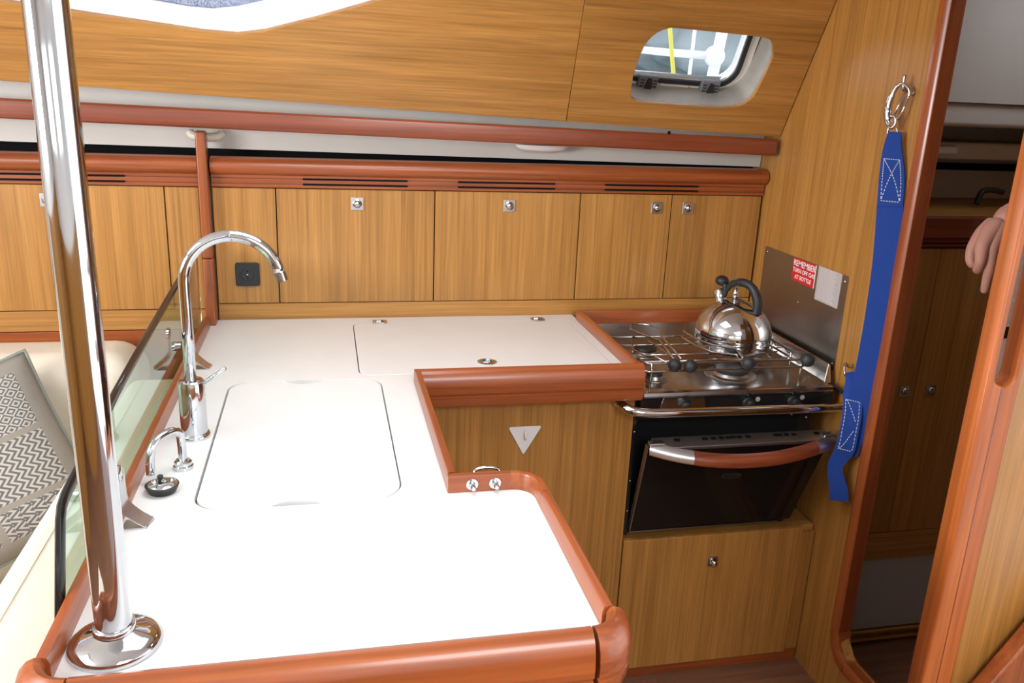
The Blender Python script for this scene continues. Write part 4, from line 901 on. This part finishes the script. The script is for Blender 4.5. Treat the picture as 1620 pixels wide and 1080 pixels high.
# ================================================================== AFT COMPARTMENT THROUGH THE DOORWAY
struct(bx('wall_far', 'teak_z', 2.30, 2.345, 1.14, 2.62, 0, ZC-0.001, bevel=0))
struct(bx('wall_aft_back', 'liner', 1.335, 2.298, 2.32, 2.34, 0, ZC+0.05, bevel=0))
struct(bx('ceiling_aft', 'ceil', 1.335, 2.345, 2.165, 2.35, ZC+0.005, ZC+0.055, bevel=0))
YL = 1.87
al = thing('aft_locker', (1.8, 2.0, 0), 'dim teak double locker seen through the open doorway', 'locker')
bx('carcass', 'teak_z', 1.335, 2.295, YL+0.020, 2.30, 0.0, 1.198, al, 0)
for (xa, xb_, lx) in ((1.337, 1.5565, 1.523), (1.5585, 1.90, 1.605)):
    d = bx('door', 'teak_z', xa, xb_, YL, YL+0.018, 0.375, 1.196, al, 0.0012)
    b = B(); box(b, lx-0.015, lx+0.015, YL-0.0035, YL, 0.791, 0.821); obj('latch_plate', b, 'steel', d, bevel=0.001)
    obj('push_button', lathe(B(), (lx, YL-0.0035, 0.806), [(0.010, 0), (0.009, 0.004), (0.006, 0.006), (0, 0.0065)], 20, '-y'), 'chrome', d, True)
bx('door', 'teak_z', 1.902, 2.295, YL, YL+0.018, 0.375, 1.196, al, 0.0012)
bx('lower_band', 'teak_x', 1.337, 2.295, YL, YL+0.018, 0.285, 0.373, al, 0.0012)
bx('toe_board', 'greyfloor', 1.337, 2.295, YL+0.004, YL+0.018, 0.05, 0.283, al, 0.0012)
for zz in (0.045, 0.02): bx('toe_strip', 'teak_x', 1.337, 2.295, YL-0.006, YL+0.003, zz-0.006, zz, al, 0)
# rail on top of the locker with grooves
for (za, zb, yy) in ((1.2005, 1.209, YL-0.004), (1.211, 1.222, YL-0.004), (1.2245, 1.278, YL-0.012)):
    bx('top_rail', 'dmah_x', 1.337, 2.295, yy, YL+0.02, za, zb, al, 0.002)
bx('shelf', 'teak_x', 1.337, 2.295, YL+0.0205, 2.30, 1.262, 1.277, al, 0)
# moulded white lining above the shelf
mo = thing('aft_lining', (1.8, 2.1, 1.28), 'white moulded lining and ledges above the aft locker', 'lining')
bx('back', 'liner', 1.42, 2.295, 2.27, 2.30, 1.279, ZC-0.01, mo, 0)
bx('ledge', 'liner', 1.45, 2.295, 2.06, 2.268, 1.41, 1.455, mo, 0.008, 3)
bx('ledge', 'liner', 1.50, 1.66, 2.00, 2.059, 1.425, 1.448, mo, 0.006, 3)
bx('header', 'liner', 1.34, 2.295, 1.94, 2.268, 1.50, 1.56, mo, 0.012, 3)
bx('side_panel', 'teak_z', 1.337, 1.415, 1.90, 2.29, 1.279, 1.415, mo, 0.002)
bx('dark_slot', 'shade_black', 1.46, 2.29, 2.25, 2.269, 1.365, 1.385, mo, 0)
bx('upper_lining', 'liner', 1.335, 2.295, 1.93, 1.95, 1.56, ZC-0.01, mo, 0)
dl = obj('deck_fitting', tube(B(), smooth_path([(1.80, 2.06, 1.286), (1.81, 2.06, 1.320), (1.84, 2.06, 1.328), (1.88, 2.06, 1.322)], 4), 0.008, 12), 'matteblack', None, True)
tag(dl, 'dark curved fitting standing on the shelf of the aft locker', 'fitting')

# person in the aft compartment: only a hand shows past the post
def skin_obj(name, verts, edges, radii, mat, parent, root, lev=2):
    me = bpy.data.meshes.new(name); me.from_pydata([Vector(v_) for v_ in verts], edges, [])
    o = bpy.data.objects.new(name, me); link(o, (0, 0, 0), parent)
    if parent is not None: o.location = -wloc(parent)
    me.materials.append(M[mat])
    s = o.modifiers.new('skin', 'SKIN'); s.use_smooth_shade = True; s.branch_smoothing = 0.3
    ly = me.skin_vertices[0].data
    for i, r in enumerate(radii):
        ly[i].radius = r if isinstance(r, tuple) else (r, r); ly[i].use_root = (i == root)
    u = o.modifiers.new('sub', 'SUBSURF'); u.levels = lev; u.render_levels = lev
    return o
pe = thing('person', (1.86, 1.42, 0), 'person behind the post, bare hand reaching down past the varnished edge', 'person')
V = []; E = []; Rr = []
def av(p, r, par=None):
    V.append(p); Rr.append(r)
    if par is not None: E.append((par, len(V)-1))
    return len(V)-1
pel = av((1.86, 1.42, 0.93), (0.15, 0.105))
wa = av((1.86, 1.42, 1.08), (0.135, 0.095), pel); ch = av((1.86, 1.42, 1.28), (0.155, 0.105), wa); nk0 = av((1.86, 1.42, 1.44), (0.075, 0.07), ch)
n1 = av((1.86, 1.42, 1.50), 0.052, nk0); h1 = av((1.855, 1.425, 1.57), (0.07, 0.08), n1); h2 = av((1.852, 1.43, 1.65), (0.074, 0.088), h1); h3 = av((1.855, 1.43, 1.725), (0.045, 0.05), h2)
for s in (-1, 1):
    hip = av((1.86+s*0.01, 1.42+s*0.10, 0.86), 0.088, pel); kn_ = av((1.86, 1.42+s*0.11, 0.48), 0.058, hip); an = av((1.865, 1.42+s*0.11, 0.09), 0.040, kn_); to = av((1.76, 1.42+s*0.12, 0.035), 0.032, an)
# far arm hanging
s1 = av((1.87, 1.26, 1.40), 0.058, nk0); e1 = av((1.88, 1.235, 1.12), 0.043, s1); w1_ = av((1.84, 1.25, 0.88), 0.028, e1); f1 = av((1.82, 1.26, 0.78), (0.032, 0.016), w1_)
# reaching arm
s2 = av((1.84, 1.575, 1.41), 0.056, nk0); e2 = av((1.66, 1.580, 1.355), 0.044, s2)
w2_ = av((1.440, 1.552, 1.334), (0.028, 0.026), e2)
pm1 = av((1.418, 1.545, 1.306), (0.030, 0.024), w2_)
body = skin_obj('body', V, E, Rr, 'skin', pe, 0)
WL[body.name] = Vector((0, 0, 0)); body.location = -WL[pe.name]
# each digit runs from the wrist through the palm: index straight down, others curled, thumb along the side
def finger(pts, r):
    return skin_obj('finger', pts, [(i, i+1) for i in range(len(pts)-1)], r, 'skin', body, 0)
finger([(1.425, 1.545, 1.318), (1.404, 1.535, 1.288), (1.388, 1.522, 1.258), (1.384, 1.510, 1.222), (1.387, 1.514, 1.192), (1.391, 1.519, 1.164)], [0.024, 0.023, 0.0165, 0.0120, 0.0105, 0.0085])
finger([(1.422, 1.548, 1.320), (1.394, 1.540, 1.294), (1.370, 1.528, 1.266), (1.362, 1.514, 1.236), (1.368, 1.524, 1.214), (1.380, 1.542, 1.216)], [0.023, 0.022, 0.0160, 0.0122, 0.0108, 0.0090])
finger([(1.430, 1.544, 1.316), (1.416, 1.532, 1.282), (1.405, 1.519, 1.250), (1.406, 1.508, 1.220), (1.409, 1.524, 1.204), (1.409, 1.542, 1.212)], [0.023, 0.022, 0.0162, 0.0122, 0.0108, 0.0090])
finger([(1.434, 1.546, 1.316), (1.428, 1.532, 1.284), (1.422, 1.521, 1.252), (1.424, 1.512, 1.226), (1.426, 1.528, 1.212), (1.425, 1.545, 1.218)], [0.020, 0.0195, 0.0145, 0.0110, 0.0098, 0.0082])
finger([(1.420, 1.558, 1.318), (1.392, 1.560, 1.290), (1.370, 1.555, 1.256), (1.362, 1.545, 1.232), (1.366, 1.534, 1.216)], [0.018, 0.0165, 0.0130, 0.0110, 0.0090])
skin_obj('shirt', [V[i] for i in (pel, wa, ch, nk0, s1, e1, s2)]+[(1.70, 1.583, 1.368)], [(0, 1), (1, 2), (2, 3), (3, 4), (4, 5), (3, 6), (6, 7)], [(0.165, 0.12), (0.15, 0.11), (0.17, 0.12), (0.085, 0.08), 0.07, 0.055, 0.068, 0.058], 'shirt', pe, 0, 1)
skin_obj('trousers', [V[pel]]+[(1.85, 1.32, 0.86), (1.86, 1.31, 0.48), (1.865, 1.31, 0.11), (1.87, 1.52, 0.86), (1.86, 1.53, 0.48), (1.865, 1.53, 0.11)], [(0, 1), (1, 2), (2, 3), (0, 4), (4, 5), (5, 6)], [(0.16, 0.115), 0.10, 0.072, 0.06, 0.10, 0.072, 0.06], 'trouser', pe, 0, 1)
obj('hair', (lambda b: (lathe(b, (0, 0, 0), [(math.sin(math.pi*i/16), math.cos(math.pi*i/16)) for i in range(0, 10)], 20), b.transform(Matrix.Translation((1.868, 1.43, 1.665)) @ Matrix.Diagonal((0.088, 0.085, 0.085, 1))), b)[2])(B()), 'hair', pe, True)
for s in (-1, 1):
    obj('eye', sphere(B(), (1.782, 1.43+s*0.03, 1.635), 0.010, 12), 'print', pe, True)
    obj('ear', (lambda b: (sphere(b, (0, 0, 0), 1, 12), b.transform(Matrix.Translation((1.86, 1.43+s*0.078, 1.625)) @ Matrix.Diagonal((0.018, 0.010, 0.03, 1))), b)[2])(B()), 'skin', pe, True)
obj('nose', (lambda b: (sphere(b, (0, 0, 0), 1, 12), b.transform(Matrix.Translation((1.776, 1.43, 1.607)) @ Matrix.Diagonal((0.018, 0.013, 0.022, 1))), b)[2])(B()), 'skin', pe, True)
obj('mouth', (lambda b: (sphere(b, (0, 0, 0), 1, 12), b.transform(Matrix.Translation((1.788, 1.43, 1.572)) @ Matrix.Diagonal((0.008, 0.024, 0.006, 1))), b)[2])(B()), 'red', pe, True)

# ================================================================== OUTSIDE, SEEN THROUGH THE PORTLIGHT
struct(bx('deck_side', 'whitepaint', -2.2, 2.35, 2.70, 3.35, 1.30, 1.38, bevel=0.01))
stn = thing('stanchion', (1.62, 3.2, 1.38), 'white guard rail stanchion on the side deck outside the portlight', 'stanchion')
obj('post', tube(B(), [(1.455, 3.20, 1.381), (1.53, 3.20, 1.95)], 0.022, 16), 'whitepaint', stn, True)
obj('thin_post', tube(B(), [(1.385, 3.20, 1.381), (1.395, 3.20, 1.80)], 0.007, 10), 'whitepaint', stn, True)
obj('rail', tube(B(), [(0.9, 3.20, 1.715), (1.29, 3.20, 1.70), (1.49, 3.20, 1.695)], [0.010, 0.014, 0.016], 12), 'whitepaint', stn, True)
obj('boss', sphere(B(), (1.485, 3.195, 1.695), 0.04), 'whitepaint', stn, True)
rp = obj('mooring_rope', tube(B(), [(1.22, 3.1, 1.95), (1.305, 3.12, 1.55), (1.34, 3.14, 1.392)], 0.008, 10), 'yellow', None, True)
tag(rp, 'yellow mooring rope hanging outside the portlight', 'rope')
wtr = bx('harbour_water', 'water', -30, 40, 3.6, 60, -0.6, -0.5, None, 0); struct(wtr); 
for i in range(8):
    far = i >= 5; x = (2.6+i*4.1) if not far else (1.8+(i-5)*7.6); y = 14.0 if not far else 19.5
    h = (3.4, 4.2, 3.0, 3.8, 3.4, 7.0, 7.6, 6.8)[i]; kk = 1.75 if far else 1.0
    t = thing('tree', (x, y, -0.48), ('tall pale tree behind the bushy row outside the portlight' if far else 'low bushy pale green tree on the shore outside the portlight'), 'tree', 'trees on the far shore')
    obj('trunk', tube(B(), [(x, y, -0.49), (x+0.1, y, h*0.5)], [0.16, 0.1], 10), 'teak_z', t, True)
    bm = B(); bmesh.ops.create_icosphere(bm, subdivisions=4, radius=1.0)
    for q in bm.verts:
        w = q.co; k = 1+0.16*math.sin(7*w.x+i)*math.cos(6*w.y-i)+0.12*math.sin(15*w.z+3*w.x+i)+0.06*math.sin(31*w.y+23*w.x)
        q.co = Vector((x, y, h*0.62))+Vector((w.x*1.45*k*kk, w.y*1.2*k*kk, w.z*h*0.5*k))
    obj('crown', bm, 'leaf', t, True)
